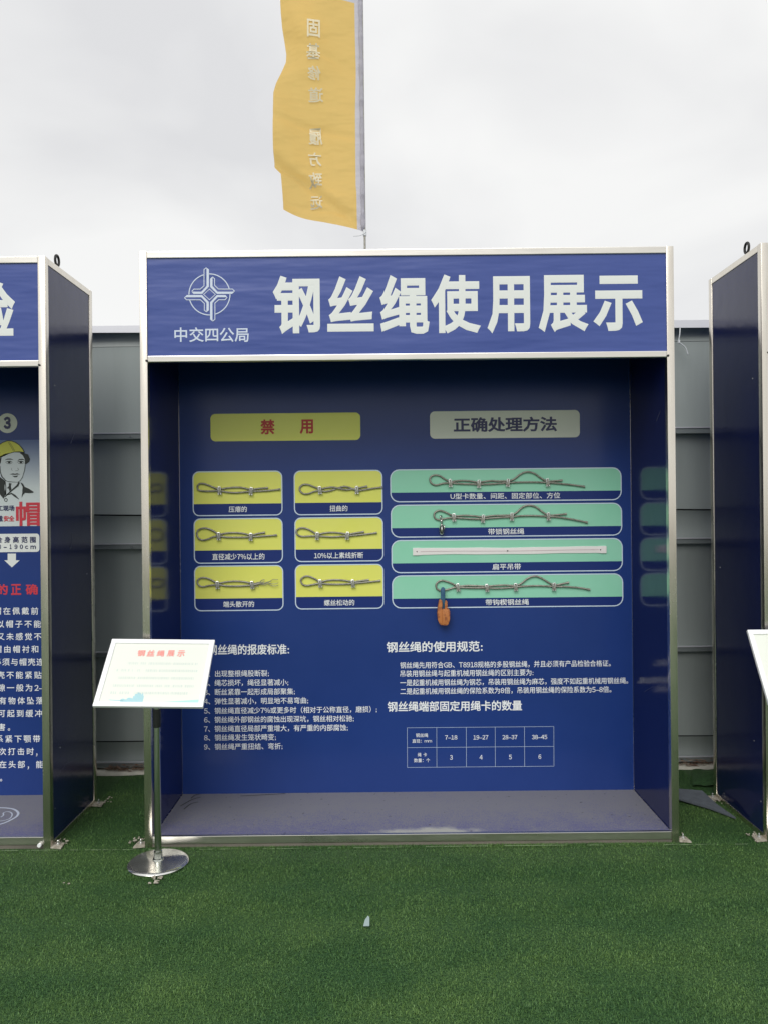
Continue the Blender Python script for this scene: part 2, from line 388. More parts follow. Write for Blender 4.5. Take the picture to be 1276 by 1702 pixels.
def fit(mb, s, box, y, wt=.015, mirror=False, th=.0003):
    'put the string into the box (x0,z0,x1,z1) on plane y'
    v, f = glyphs(s, wt); x0, z0, x1, z1 = box
    a, b = v[:, :2].min(0), v[:, :2].max(0); q = (v[:, :2] - a) / (b - a)
    if mirror: q[:, 0] = 1 - q[:, 0]
    vs = [(x0 + (x1 - x0) * q[i, 0], y - th * v[i, 2], z0 + (z1 - z0) * q[i, 1]) for i in range(len(v))]
    return mb.add(vs, f)
def pbox(px0, py0, px1, py1, Y):
    cx, cz = W((px0 + px1) / 2, (py0 + py1) / 2, Y); hw = (px1 - px0) / 2 * Y / F; hh = (py1 - py0) / 2 * Y / F
    return (cx - hw, cz - hh, cx + hw, cz + hh)
def em(mb, s, px, py, size, Y, y, wt=.015):
    'one character centred on its em square at a photo pixel'
    v, f = glyphs(s, wt); x, z = W(px, py, Y); k = size * Y / F
    return mb.add([(x + (p[0] - .5) * k, y - .0003 * p[2], z + (p[1] - .375) * k) for p in v], f)
def rrect(box, r, n=5, corners=(1, 1, 1, 1)):
    x0, z0, x1, z1 = box; o = []
    for (cx, cz, a, on, qx, qz) in ((x1 - r, z1 - r, 0, corners[0], x1, z1), (x0 + r, z1 - r, 90, corners[1], x0, z1), (x0 + r, z0 + r, 180, corners[2], x0, z0), (x1 - r, z0 + r, 270, corners[3], x1, z0)):
        if not on: o.append((qx, qz)); continue
        for k in range(n + 1):
            t = math.radians(a + 90 * k / n); o.append((cx + r * math.cos(t), cz + r * math.sin(t)))
    return o
# ------------------------------------------------------------------ ground
Y0, YB, YO = 3.46, 3.991, 4.004
ob('ground', MB().add([(-300, -300, -.03), (300, -300, -.03), (300, 300, -.03), (-300, 300, -.03)], [(0, 1, 2, 3)]), M['soil'], kind='structure')
ob('turf', MB().box(-14, 14, -8.5, 4.44, -.025, 0), M['turf'], kind='structure', label='short green artificial turf laid in front of the display booths')
def blades(name, regions, seed, label):
    r = np.random.default_rng(seed); P = []
    for (x0, x1, y0, y1, dens) in regions:
        n = int((x1 - x0) * (y1 - y0) * dens); P.append(np.stack([r.uniform(x0, x1, n), r.uniform(y0, y1, n)], 1))
    P = np.concatenate(P); n = len(P)
    # faint rows of flattened pile
    hgt = r.uniform(.006, .0125, n) * (1 + .22 * np.sin(P[:, 1] * 22 + .6 * np.sin(P[:, 0] * 1.7)))
    yaw = r.uniform(0, 2 * np.pi, n); lean = r.uniform(.35, 1.45, n); wd = r.uniform(.0009, .0017, n)
    dx, dy = np.cos(yaw), np.sin(yaw); tx, ty = -dy, dx
    z0 = np.full(n, -.001); V = np.zeros((n, 5, 3))
    mid = .55
    for k, (t, ww) in enumerate(((0, 1), (0, -1), (mid, .85), (mid, -.85), (1, 0))):
        out = np.sin(lean) * hgt * (t ** 1.4); up = np.cos(lean * t) * hgt * t
        V[:, k, 0] = P[:, 0] + dx * out + tx * wd * ww * .5; V[:, k, 1] = P[:, 1] + dy * out + ty * wd * ww * .5; V[:, k, 2] = z0 + up
    me = bpy.data.meshes.new(name); me.vertices.add(n * 5); me.vertices.foreach_set('co', V.reshape(-1))
    base = (np.arange(n) * 5)[:, None]
    loops = np.concatenate([base + np.array([[0, 1, 3, 2]]), base + np.array([[2, 3, 4]])], 1).reshape(-1)
    me.loops.add(len(loops)); me.loops.foreach_set('vertex_index', loops.astype(np.int32))
    me.polygons.add(n * 2); st = (np.arange(n) * 7)[:, None] + np.array([[0, 4]])
    me.polygons.foreach_set('loop_start', st.reshape(-1).astype(np.int32))
    me.polygons.foreach_set('loop_total', np.tile([4, 3], n).astype(np.int32))
    me.update(calc_edges=True)
    at = me.attributes.new('tint', 'FLOAT', 'POINT'); tint = r.uniform(0, 1, n) ** 1.1
    at.data.foreach_set('value', np.repeat(tint, 5).astype(np.float32))
    me.materials.append(M['blade']); o = bpy.data.objects.new(name, me); C.objects.link(o)
    o['kind'] = 'stuff'; o['label'] = label; return o
blades('turf_pile', [(-1.08, 1.30, 3.43, 3.462, 90000), (-1.13, -.83, 3.15, 3.20, 90000), (-1.55, 1.55, 1.95, 2.6, 62000), (-1.9, 1.9, 2.6, 3.452, 46000), (-1.505, -1.09, 3.452, 4.43, 34000), (1.315, 1.70, 3.452, 4.43, 34000)], 3,
       'short green artificial grass blades in front of and between the booths')
# thin pale thread along the seam of two turf rolls
mb = MB(); x = -1.75
while x < 1.75:
    ln = random.uniform(.01, .10)
    if random.random() < .72:
        Ys = 3.415 + .004 * math.sin(x * 3)
        mb.add([(x, Ys, .013), (x + ln, Ys + random.uniform(-.003, .003), .014), (x + ln, Ys + .003, .013), (x, Ys + .003, .013)], [(0, 1, 2, 3)])
    x += ln * .9
ob('seam_thread', mb, M['seam'], kind='stuff', label='pale broken threads along the turf seam before the booths')
# ------------------------------------------------------------------ fence
YF = 4.50; GF = YF
def zf(py, px=190): return W(px, py, YF)[1]
fence = thing('metal_fence', 'tall grey sheet metal fence with horizontal ledges behind the booths', 'fence', (0, YF, 0))
zs = [.045, .176, .70, 1.329, 1.508, 1.95, 2.479, 2.56]
FX = [-6.2, -4.34, -2.48, -.62, 1.24, 3.1, 4.96, 6.2]
for j in range(len(FX) - 1):
    for i in range(len(zs) - 1):
        a, b = zs[i], zs[i + 1]
        x0, x1 = FX[j] + .002, FX[j + 1] - .002
        m_ = MB(); nx = 6
        bow = .0 if i not in (3,) else .010                      # one sheet edge sags a little
        rows = 7; vs = []
        for q in range(rows):
            t = q / (rows - 1)
            for k in range(nx + 1):
                X = x0 + (x1 - x0) * k / nx
                zz = a + .002 + (b - a - .004) * t
                if abs(b - 1.508) < .01 and t == 1: zz += -.004 + .014 * math.sin((X + .3) * 1.9)
                if abs(a - 1.508) < .01 and t == 0: zz += .014 * math.sin((X + .3) * 1.9)
                yy = YF + .012 * math.sin(t * math.pi) - .008 * t + .004 * math.sin(X * 9 + i)
                vs.append((X, yy, zz))
        fs = [(q * (nx + 1) + k, q * (nx + 1) + k + 1, (q + 1) * (nx + 1) + k + 1, (q + 1) * (nx + 1) + k) for q in range(rows - 1) for k in range(nx)]
        m_.add(vs, fs); ob('sheet', m_, M['fence'], fence, smooth='all')
for z, h_, dpt in ((1.937, .034, .045), (1.298, .032, .035), (.672, .030, .035), (.03, .032, .03)):
    r_ = ob('rail', MB().box(-6.2, 6.2, YF - dpt, YF + .03, z, z + h_), M['fencerail'], fence, bevel=.003)
    ob('rail_lip', MB().box(-6.2, 6.2, YF - dpt - .004, YF - dpt + .003, z + h_ - .003, z + h_ + .004), M['fencecap'], r_)
for X in (-1.46, -1.30, 1.36, 1.50, 1.66):
    for zz_ in (.685, 1.312, 1.952):
        ob('screw', MB().lathe([(.006, -.006), (.006, 0), (.003, .003)], (0, 0, 0), 6).tube([(0, 0, 0), (0, 0, .001)], .001, 3) if False else MB().tube([(X, YF - .052, zz_ + .0), (X, YF - .030, zz_ + .0)], .0055, 6), M['galv'], fence)
ob('backing_frame', MB().box(-6.2, 6.2, YF + .035, YF + .05, .0, 2.55), M['joint'], fence, label='dark frame seen through the sheet joints')
capv = MB(); n = 24
for k in range(n):
    xa, xb = -6.2 + 12.4 * k / n, -6.2 + 12.4 * (k + 1) / n
    da, db = .004 * math.sin(xa * 2.3), .004 * math.sin(xb * 2.3)
    capv.add([(xa, YF - .06, 2.548 + da), (xb, YF - .06, 2.548 + db), (xb, YF - .05, 2.592), (xa, YF - .05, 2.592), (xa, YF + .06, 2.60), (xb, YF + .06, 2.60), (xa, YF + .06, 2.545), (xb, YF + .06, 2.545)],
             [(0, 1, 2, 3), (3, 2, 5, 4), (4, 5, 7, 6)])
ob('cap', capv, M['fencecap'], fence, smooth=True)
# cable tie
tx, tz = W(1129, 548, YF - .065)
tie = smoothpts([(tx, YF - .068, tz + .008), (tx - .004, YF - .072, tz - .03), (tx - .008, YF - .068, tz - .07), (tx + .012, YF - .066, tz - .085), (tx + .032, YF - .065, tz - .105), (tx + .046, YF - .064, tz - .145)], 6)
ct = thing('cable_tie', 'white nylon cable tie dangling from the fence cap right of the central booth', 'cable tie', (tx, YF - .068, tz))
ob('strap', MB().tube(tie, .0032, 6), M['tie'], ct, smooth='all')
ob('head', MB().box(tx - .013, tx - .003, YF - .076, YF - .062, tz - .078, tz - .062), M['tie'], ct, bevel=.001)
ob('hole', MB().lathe([(.007, 0), (.007, .001)], (tx, YF - .0605, tz + .010), 10), M['joint'], ct) if False else None
# pale mortar strip and rubbish at the fence foot
strip = MB(); xs = np.linspace(-6, 6, 160); vs = []
for X in xs:
    a = 4.425 + .008 * math.sin(X * 9) + random.uniform(-.006, .006); vs += [(X, a, .002), (X, a + .006, .016), (X, 4.50, .018 + random.uniform(0, .006)), (X, 4.9, .015)]
strip.add(vs, [(4 * i + k, 4 * i + 4 + k, 4 * i + 5 + k, 4 * i + 1 + k) for i in range(len(xs) - 1) for k in range(3)])
ob('concrete_edging', strip, M['concrete'], kind='structure', label='pale rough concrete strip along the foot of the fence', smooth='all')
lm = MB()
for (xa, xb, n) in ((-1.62, -1.15, 420), (1.30, 1.95, 300)):
    for i in range(n):
        X = random.uniform(xa, xb); Yl = random.uniform(4.435, 4.495); z = random.uniform(.018, .052)
        a = random.uniform(0, 6.28); l = random.uniform(.006, .028); q = random.uniform(.002, .007); t = random.uniform(-.6, .6)
        ca, sa = math.cos(a), math.sin(a)
        lm.add([(X - ca * l, Yl - sa * l * .4, z), (X + sa * q, Yl - ca * q, z + .004 * t), (X + ca * l, Yl + sa * l * .4, z + l * t * .5), (X - sa * q, Yl + ca * q, z + .003)], [(0, 1, 2, 3)])
ob('leaf_litter', lm, M['leaf'], kind='stuff', label='brown dead leaves and twigs lying at the foot of the fence')
def blob(mb, c, r, sz=.7):
    n, m = 7, 5; vs = [(c[0], c[1], c[2] - r * sz)]
    for i in range(1, m):
        for k in range(n):
            rr = r * random.uniform(.45, 1.35); t = math.pi * i / m; a = 2 * math.pi * k / n
            vs.append((c[0] + rr * math.sin(t) * math.cos(a), c[1] + rr * math.sin(t) * math.sin(a), c[2] - rr * sz * math.cos(t)))
    vs.append((c[0], c[1], c[2] + r * sz)); top = len(vs) - 1
    fs = [(0, 1 + (k + 1) % n, 1 + k) for k in range(n)]
    for i in range(m - 2):
        for k in range(n): a = 1 + i * n; fs.append((a + k, a + (k + 1) % n, a + n + (k + 1) % n, a + n + k))
    a = 1 + (m - 2) * n; fs += [(a + k, a + (k + 1) % n, top) for k in range(n)]
    mb.add(vs, fs)
cm = MB()
for (px, py, n, s) in ((97, 1399, 26, .022), (164, 1336, 22, .022), (183, 1327, 5, .010), (233, 1397, 24, .020), (1131, 1394, 14, .02), (1186, 1330, 24, .020), (1253, 1388, 18, .02), (262, 1466, 10, .012), (113, 1470, 2, .008)):
    g = G(px, py, .008)
    for i in range(n):
        blob(cm, (g[0] + random.gauss(0, s), g[1] + random.gauss(0, s * .9), .006 + random.uniform(0, .008)), random.uniform(.0015, .0075), random.uniform(.25, .6))
ob('mortar_crumbs', cm, M['crumb'], kind='stuff', label='pale crumbs of mortar scattered round the feet of the booths')
# ------------------------------------------------------------------ booths
T = .034
ringm = None
def booth(x0, x1, top, hb, zb, label, pos):
    'steel framed open booth; hb = underside of header rail, zb = shift of the floor'
    global ringm
    b = thing('display_booth', label, 'display booth', ((x0 + x1) / 2, Y0, 0), 'blue display booths in a row before the fence')
    bs = .003
    for (xa, xb_) in ((x0, x0 + T), (x1 - T, x1)):
        p = ob('post', MB().box(xa, xb_, Y0, Y0 + T, -.02, top), M['steel'], b, bevel=bs, smooth=True)
        ob('post', MB().box(xa, xb_, YO - T + .016, YO + .016, -.02, top), M['steel'], b, bevel=bs, smooth=True)
        ob('side_rail', MB().box(xa + .001, xb_ - .001, Y0 + T, YO - T + .016, top - .031, top - .001), M['steel'], b, bevel=bs)
        ob('side_rail', MB().box(xa + .001, xb_ - .001, Y0 + T, YO - T + .016, -.005, .025), M['steel'], b, bevel=bs)
        ob('side_panel', MB().box(xa + (.005 if xa == x0 else .001), xb_ - (.001 if xa == x0 else .005), Y0 + T - .001, YO - T + .017, .024, top - .030), M['side'], b)
    ob('header_rail', MB().box(x0 + T, x1 - T, Y0 + .001, Y0 + .029, top - .032, top - .001), M['railsteel'], b, bevel=bs)
    ob('header_rail', MB().box(x0 + T, x1 - T, Y0 + .001, Y0 + .029, hb, hb + .028), M['railsteel'], b, bevel=bs)
    ob('back_rail', MB().box(x0 + T, x1 - T, YO - .014, YO + .014, top - .032, top - .001), M['railsteel'], b, bevel=bs)
    hp = ob('header_panel', MB().box(x0 + T, x1 - T, Y0 + .007, Y0 + .020, hb + .027, top - .031), M['header'], b)
    ob('header_bounce_block', MB().box(x0 + T, x1 - T, Y0 + .0205, Y0 + .024, hb + .027, top - .031), M['roof'], b)  # dark board added to cut bounce light inside the booth
    ob('roof_panel', MB().box(x0 + T, x1 - T, Y0 + .03, YO - .015, top - .022, top - .010), M['roof'], b)
    bp = ob('back_panel', MB().box(x0 + T - .001, x1 - T + .001, YB, YO, .0, top - .033), M['back'], b)
    fl = ob('floor_panel', MB().box(x0 + T, x1 - T, Y0 + .018, YB, .030 + zb, .0485 + zb), M['floor'], b)
    ob('floor_trim', MB().box(x0 + T, x1 - T, Y0 + .002, Y0 + .020, .016 + zb, .051 + zb), M['railsteel'], b, bevel=.002)
    ob('floor_sill', MB().box(x0 + T, x1 - T, Y0 + .006, Y0 + .03, -.005, .0155 + zb), M['soil'], b)  # dirt line under the trim, its dark colour also standing in for contact shading
    for xa in (x0 + .0005, x1 - .0005):       # strips where the floor meets the walls
        pass
    for xa in (x0 + T, x1 - T - .003):
        ob('floor_edge_strip', MB().box(xa, xa + .003, Y0 + .021, YB, .0485 + zb, .052 + zb), M['steel'], b)
    if ringm is None:
        m_ = MB(); m_.tube([(0, .021 * math.cos(t), .034 + .024 * math.sin(t)) for t in np.linspace(-math.pi / 2, 1.5 * math.pi, 25)], .0062, 8, cap=False)
        m_.tube([(0, 0, -.002), (0, 0, .013)], .008, 8); ringm = mesh('lifting_eye', m_, M['ring'], smooth='all')
    for xx in ((x0 + T / 2, x1 - T / 2) if pos else ()): place('lifting_eye', ringm, (xx, 3.63, top - .001), b)
    # foot plates with bolts
    for s, xx in ((-1, x0), (1, x1)):
        for yy in (Y0 + .01, YO - .04):
            pl = ob('foot_plate', MB().add([(xx, yy - .012, .004), (xx + s * .05, yy - .02, .004), (xx + s * .045, yy + .035, .004), (xx, yy + .04, .004),
                                            (xx, yy - .012, .010), (xx + s * .05, yy - .02, .010), (xx + s * .045, yy + .035, .010), (xx, yy + .04, .010)],
                                           [(0, 1, 2, 3), (4, 7, 6, 5), (0, 4, 5, 1), (1, 5, 6, 2), (2, 6, 7, 3), (3, 7, 4, 0)]), M['crumb'], b)
            ob('bolt', MB().lathe([(.008, .009), (.008, .018), (.004, .0185), (.004, .030), (.0025, .032)], (xx + s * .024, yy + .012, 0), 6), M['galv'], pl)
    # black discs put in for the dark of the joint holes; screws
    for xx in (x0 + T - .004, x1 - T + .004):
        ob('joint_hole_disc', MB().tube([(xx, Y0 - .004, hb + .006), (xx, Y0 + .004, hb + .006)], .005, 8), M['dark'], b)
    for s, xx in ((-1, x0), (1, x1)):
        for (yy, zz) in ((Y0 + .10, 2.1), (Y0 + .12, .42), (YO - .08, 1.2), (Y0 + .06, .16)):
            ob('screw', MB().tube([(xx - s * .006, yy, zz), (xx - s * .0035, yy, zz)], .0035, 6), M['galv'], b)
    return b, hp, bp, fl
XL0, XL1 = -3.905, -1.510; XC0, XC1 = -1.088, 1.311; XR0, XR1 = 1.703, 4.102
B1, HP1, BP1, FL1 = booth(XC0, XC1, 2.683, 2.184, 0, 'blue steel-framed booth in the centre showing wire rope samples under a white title', 0)
B0, HP0, BP0, FL0 = booth(XL0, XL1, 2.667, 2.170, .003, 'blue booth at the left edge with a helmeted worker poster inside', 1)
B2, HP2, BP2, FL2 = booth(XR0, XR1, 2.694, 2.195, 0, 'blue booth at the right edge seen from its outer side panel', 1)
YH = Y0 + .0065; YT = YB - .0008; YT2 = YB - .0016; YT3 = YB - .0024
# title
for ch, bx in zip('钢丝绳使用展示', ((454, 458, 532, 555), (544, 459, 621, 551), (631, 457, 713, 555), (716, 456, 798, 554), (809, 459, 880, 554), (894, 457, 977, 552), (985, 458, 1067, 550))):
    ob('title_character', fit(MB(), ch, pbox(*bx, YH), YH, .031), M['white'], HP1, label='white title character ' + ch)
mb = MB()
for ch, x in zip('中交四公局', (301, 327, 352.5, 377.5, 403)): em(mb, ch, x, 556.5, 25.5, YH, YH, .012)
ob('company_lettering', mb, M['logo'], HP1)
# emblem
def lz(x, y): return W(280 + x / 8.507, 435 + y / 8.507, YH)
lg = MB(); cxy = (585, 463); px_ = YH / F / 8.507
fills = [[(540, 82), (577, 110), (577, 352), (482, 455), (358, 455), (333, 422), (362, 424), (470, 424), (543, 345), (543, 110)],
         [(625, 213), (594, 240), (594, 357), (690, 455), (905, 455), (943, 418), (905, 424), (700, 424), (628, 345), (628, 230)]]
lines = [[(540, 84), (508, 112), (508, 340), (455, 388), (365, 388), (335, 420)], [(625, 215), (657, 240), (657, 335), (712, 387), (910, 387), (941, 418)]]
for f in fills:
    lg.flat([lz(*p) for p in f], YH - .0004); lg.flat([lz(2 * cxy[0] - p[0], 2 * cxy[1] - p[1]) for p in f], YH - .0004)
for f in lines:
    lg.stroke([lz(*p) for p in f], 11 * px_, YH - .0008); lg.stroke([lz(2 * cxy[0] - p[0], 2 * cxy[1] - p[1]) for p in f], 11 * px_, YH - .0008)
lg.stroke([lz(*p) for p in ((585, 388), (668, 463), (585, 538), (502, 463))], 9 * px_, YH - .0004, True)
for a0, a1 in ((-1, 74), (89.5, 163), (179, 254), (269.5, 343)):
    lg.stroke([lz(585 + 290 * math.sin(math.radians(a0 + (a1 - a0) * t / 14)), 463 - 290 * math.cos(math.radians(a0 + (a1 - a0) * t / 14))) for t in range(15)], 14 * px_, YH - .0006)
ob('emblem', lg, M['logo'], HP1)
# ---------------- caption cards
def card(box, fillbot, col, r, cap, capbox, bp=None):
    x0, z0, x1, z1 = pbox(*box, YB); q = YB / F; zf_ = z1 - (fillbot - box[1]) * q
    m_ = MB(); m_.cur = 0; m_.flat(rrect((x0, zf_, x1, z1), r * q, corners=(1, 1, 0, 0)), YT)
    m_.cur = 1; m_.flat(rrect((x0, z0, x1, zf_ - .0002), r * q, corners=(0, 0, 1, 1)), YT)
    m_.cur = 2; m_.stroke(rrect((x0 + .001, z0 + .001, x1 - .001, z1 - .001), r * q), 1.7 * q, YT2, True)
    c = ob('caption_card', m_, [M[col], M['captionblue'], M['line']], BP1)
    ob('lettering', fit(MB(), cap, pbox(*capbox, YB), YT3, .011), M['text'], c)
    return c
Yc = [((321.3, 783.3, 469.4, 856.8), 837.2, '压瘪的', (380.8, 841.4, 411, 851.5)), ((489.4, 782, 635.3, 855.3), 835.3, '扭曲的', (548.3, 840, 578, 850)),
      ((323.2, 861.6, 470, 935.8), 914.5, '直径减少7%以上的', (353.4, 919.8, 440.2, 930.6)), ((490.6, 860, 636.4, 933), 912.8, '10%以上素线折断', (522.4, 918, 603.8, 928.3)),
      ((324, 940.3, 471, 1014.8), 994.5, '端头散开的', (371.8, 999, 423, 1009.2)), ((491.2, 938.3, 637, 1011.8), 991.6, '螺丝松动的', (539, 996.5, 589.3, 1006.7))]
for bx, fb, s, cb in Yc: card(bx, fb, 'yellow', 10, s, cb)
Gc = [((648.5, 779, 1031.5, 832.6), 817.1, 'U型卡数量、间距、固定部位、方位', (747.8, 819.2, 930, 829.2)), ((649.6, 837.8, 1032.4, 891.4), 876, '带锁钢丝绳', (810.3, 878.3, 870, 888.3)),
      ((650.6, 896.4, 1033.4, 950.4), 934.6, '扁平吊带', (817.4, 936.8, 864.6, 947)), ((651.6, 955.2, 1034.2, 1009), 993.4, '带钩楔钢丝绳', (806, 995.6, 877.8, 1005.8))]
for bx, fb, s, cb in Gc: card(bx, fb, 'green', 14, s, cb)
def pill(box, col, chars):
    m_ = MB(); m_.cur = 0; q = YB / F; bx = pbox(*box, YB); m_.flat(rrect(bx, 8 * q), YT)
    c = ob('heading_card', m_, [M[col]], BP1); return c
pc = pill((350.5, 686.8, 599, 732.5), 'yellow', None)
ob('lettering', fit(MB(), '禁', pbox(433.4, 697.2, 457.2, 722, YB), YT3, .03), M['red'], pc)
ob('lettering', fit(MB(), '用', pbox(498.6, 697.2, 520.8, 721.4, YB), YT3, .03), M['red'], pc)
pc = pill((713.9, 682.6, 962.6, 728), 'pill', None)
ob('lettering', fit(MB(), '正确处理方法', pbox(753.2, 693, 924.6, 718, YB), YT3, .03), M['darkblue'], pc)
# ---------------- printed text
def line(s, x0, x1, yc, h, wt=.014, mat_='text', bp=None):
    ob('lettering', fit(MB(), s, pbox(x0, yc - h / 2, x1, yc + h / 2, YB), YT, wt), M[mat_], bp or BP1)
line('钢丝绳的报废标准:', 345.7, 481, 1079.6, 17.6, .018)
LT = [('1、出现整根绳股断裂;', 447.4), ('2、绳芯损坏，绳径显著减小;', 479.7), ('3、断丝紧靠一起形成局部聚集;', 490.5), ('4、弹性显著减小，明显地不易弯曲;', 512.6), ('5、钢丝绳直径减少7%或更多时（相对于公称直径，磨损）;', 626.5),
      ('6、钢丝绳外部钢丝的腐蚀出现深坑，钢丝相对松驰;', 588.3), ('7、钢丝绳直径局部严重增大，有严重的内部腐蚀;', 578.3), ('8、钢丝绳发生笼状畸变;', 459), ('9、钢丝绳严重扭结、弯折;', 470)]
for i, (s, xe) in enumerate(LT): line(s, 339.8, xe, 1119.6 + 15.15 * i, 11.2, .008)
line('钢丝绳的使用规范:', 641.8, 801.2, 1075, 18, .018)
for i, (s, xa, xe) in enumerate((('钢丝绳先用符合GB、T8918规格的多股钢丝绳，并且必须有产品检验合格证。', 664.4, 1014), ('吊装用钢丝绳与起重机械用钢丝绳的区别主要为:', 664.7, 885.5),
                                ('一是起重机械用钢丝绳为钢芯，吊装用钢丝绳为麻芯，强度不如起重机械用钢丝绳。', 664.4, 1043), ('二是起重机械用钢丝绳的保险系数为8倍，吊装用钢丝绳的保险系数为5–8倍。', 664.7, 1015))):
    line(s, xa, xe, 1104.2 + 14.45 * i, 11, .008)
line('钢丝绳端部固定用绳卡的数量', 643.5, 866.6, 1173.6, 17.4, .018)
tb = MB()
def bp_(px, py): return W(px, py, YB)
for y_ in (1208.6, 1241.6, 1274.5): tb.stroke([bp_(676.2, y_ + 1), bp_(919.5, y_ - 1.1)], .0014, YT)
for x_ in (676.2, 725, 774, 822, 870.6, 919.3): tb.stroke([bp_(x_, 1208.6 + (798 - x_) * .009), bp_(x_ + .3, 1274.5 + (798 - x_) * .009)], .0014, YT2)
tbl = ob('table_grid', tb, M['line'], BP1)
for s, a, b_, y_, h_ in (('钢丝绳', 690.5, 710.5, 1222, 6.6), ('直径：mm', 684.5, 717, 1231.5, 6.2), ('绳 卡', 693.5, 708.5, 1254.3, 6.6), ('数量：个', 687.3, 714, 1263.7, 6.6),
                         ('7–18', 738.7, 759.3, 1225.6, 7.2), ('19–27', 785.8, 810.6, 1225.5, 7.2), ('28–37', 834, 858.8, 1225.2, 7.2), ('38–45', 883, 908.5, 1225, 7.2),
                         ('3', 746.8, 751.6, 1258.8, 7.6), ('4', 796, 801.2, 1258.6, 7.6), ('5', 844.8, 849.6, 1258.2, 7.6), ('6', 893.8, 898.6, 1257.6, 7.6)):
    ob('lettering', fit(MB(), s, pbox(a, y_ - h_ / 2, b_, y_ + h_ / 2, YB), YT, .008), M['text'], tbl)
# ---------------- wire rope samples
QP = YB / F
def rp(p, dy=0): x, z = W(p[0], p[1], YB); return (x, YB - .0075 - (p[2] if len(p) > 2 else 0) - dy, z)
clampm = None
def clamp_mesh():
    m_ = MB()
    for s in (-1, 1):
        m_.tube([(s * .0056, -.0065, -.017), (s * .0056, -.0085, -.006), (s * .0056, -.0105, .004), (s * .0056, -.008, .012), (s * .0056, .001, .014)], .0023, 8)
        m_.lathe([(.0048, -.021), (.0048, -.0155)], (s * .0056, -.0065, 0), 6)
    m_.tube([(-.0056, -.0085, .0135), (.0056, -.0085, .0135)], .0023, 8)
    m_.cur = 1
    m_.box(-.0088, .0088, -.0098, .003, -.0145, -.0095); m_.box(-.0032, .0032, -.0085, -.002, -.0095, .0105)
    return mesh('clamp', m_, [M['galv'], M['rope']], bevel=0, smooth=True)
clampm = clamp_mesh()
GR = 'wire rope samples fixed to the back panel'
def rope(label, pts, clamps, k=8, fray=None, r=.0046):
    c0 = rp(pts[0])
    t = thing('wire_rope', label, 'wire rope', (c0[0], YB - .0075, c0[2]), GR)
    P = smoothpts([rp(p) for p in pts], k)
    Q = [P[0]]                                    # resample evenly
    for p in P[1:]:
        while (p - Q[-1]).length > .004: Q.append(Q[-1] + (p - Q[-1]).normalized() * .004)
    ob('rope', MB().tube(Q, r, 9, lobes=3, twist=420), M['rope'], t, smooth='all')
    for e_ in (Q[0], Q[-1]):
        dd = (Q[1] - Q[0]) if e_ is Q[0] else (Q[-1] - Q[-2]); dd.normalize()
        if fray and e_ is Q[0]: continue
        ob('end_binding', MB().tube([e_ - dd * .007, e_ + dd * .004], r * 1.28, 9), M['rope'], t, smooth=True)
    for i, (cx_, cy_) in enumerate(clamps):
        p = rp((cx_, cy_)); o = place('clamp', clampm, (p[0], p[1] + .001, p[2]), t)
        o.rotation_euler = (0, random.uniform(-.12, .12), 0); o.scale = (1.12, 1.1, 1.12)
    if fray: ob('frayed_strands', fray, M['rope'], t, smooth='all')
    return t
rope('wire rope sample with flattened strands, top left yellow card', [(444, 811), (431, 812), (418, 813.6), (406, 811), (395, 810), (380, 811), (366, 813), (357, 810.5), (349, 807), (340, 804), (332.5, 804.3), (329.3, 809), (331, 814.2), (339, 816.2), (352, 816.3), (366, 816), (378, 818), (392, 819), (406, 818), (418, 817), (433, 816.4), (452, 815), (466.5, 813.2)],
     [(366, 814.5), (418.5, 815.5)])
rope('wire rope sample with its two strands twisted together, top right yellow card', [(608.5, 808.6), (600, 810.3), (592.5, 812), (582, 813.5), (574, 814, .002), (564, 812, .004), (553, 809.8, .003), (542, 811), (531.8, 812.6), (523, 809.5), (513, 805.7), (504.5, 805.6), (499, 810), (499, 815.5), (504.5, 820.4), (513, 820.6), (523, 816.8), (532, 815.8), (541, 817), (552, 815, -.001), (563, 811, -.001), (573, 808.6), (583, 811), (593, 815.3), (604, 814.5), (618, 812), (634.5, 810)],
     [(532, 814), (593.3, 813.6)])
rope('wire rope sample with worn thin middle strands, middle left yellow card', [(439, 885.2), (428, 887), (418, 889.3), (405, 886.5), (390, 885.3), (376, 886.2), (365, 888), (356, 882.5), (347, 878.6), (338, 877.8), (330, 882), (328.6, 888.6), (331.5, 895), (338.5, 897.6), (348, 895.5), (356, 892), (365, 891), (376, 892.7), (390, 893), (405, 893), (418, 892.3), (435, 891.3), (460.5, 889.4)],
     [(364.8, 890), (418, 891.3)])
rope('wire rope sample with broken wires in the middle, middle right yellow card', [(603, 884), (590, 886), (578, 887.7), (565, 885.8), (551, 884.8), (538, 886), (528, 888), (519, 883), (510, 878.6), (501, 877.3), (494.5, 880.5), (493.2, 885), (497, 890), (505, 891.6), (515, 891), (528, 890.8), (540, 891.7), (552, 892.2), (565, 891.7), (578, 890.7), (600, 888.7), (625.8, 885.6)],
     [(527.8, 889.6), (577.8, 889.4)])
fr = MB()
for (sx, sy, ex, ey, b_) in ((420, 970, 441, 963.5, 2), (420, 971, 440, 966, -1), (421, 972, 436, 969, 0), (420, 973, 431, 975, 1), (421, 970, 463, 963, 3), (421, 972, 463.5, 968.5, -2), (421, 971, 463, 972.3, -3), (424, 970, 452, 966.5, 1), (425, 973, 445, 971, -1)):
    P = smoothpts([rp((sx, sy)), rp(((sx + ex) / 2, (sy + ey) / 2 + b_, .003)), rp((sx + (ex - sx) * .8, sy + (ey - sy) * .8 - b_ * .5, .006)), rp((ex, ey, .004))], 6)
    fr.tube(P, .0014 if ex > 442 else .0019, 6)
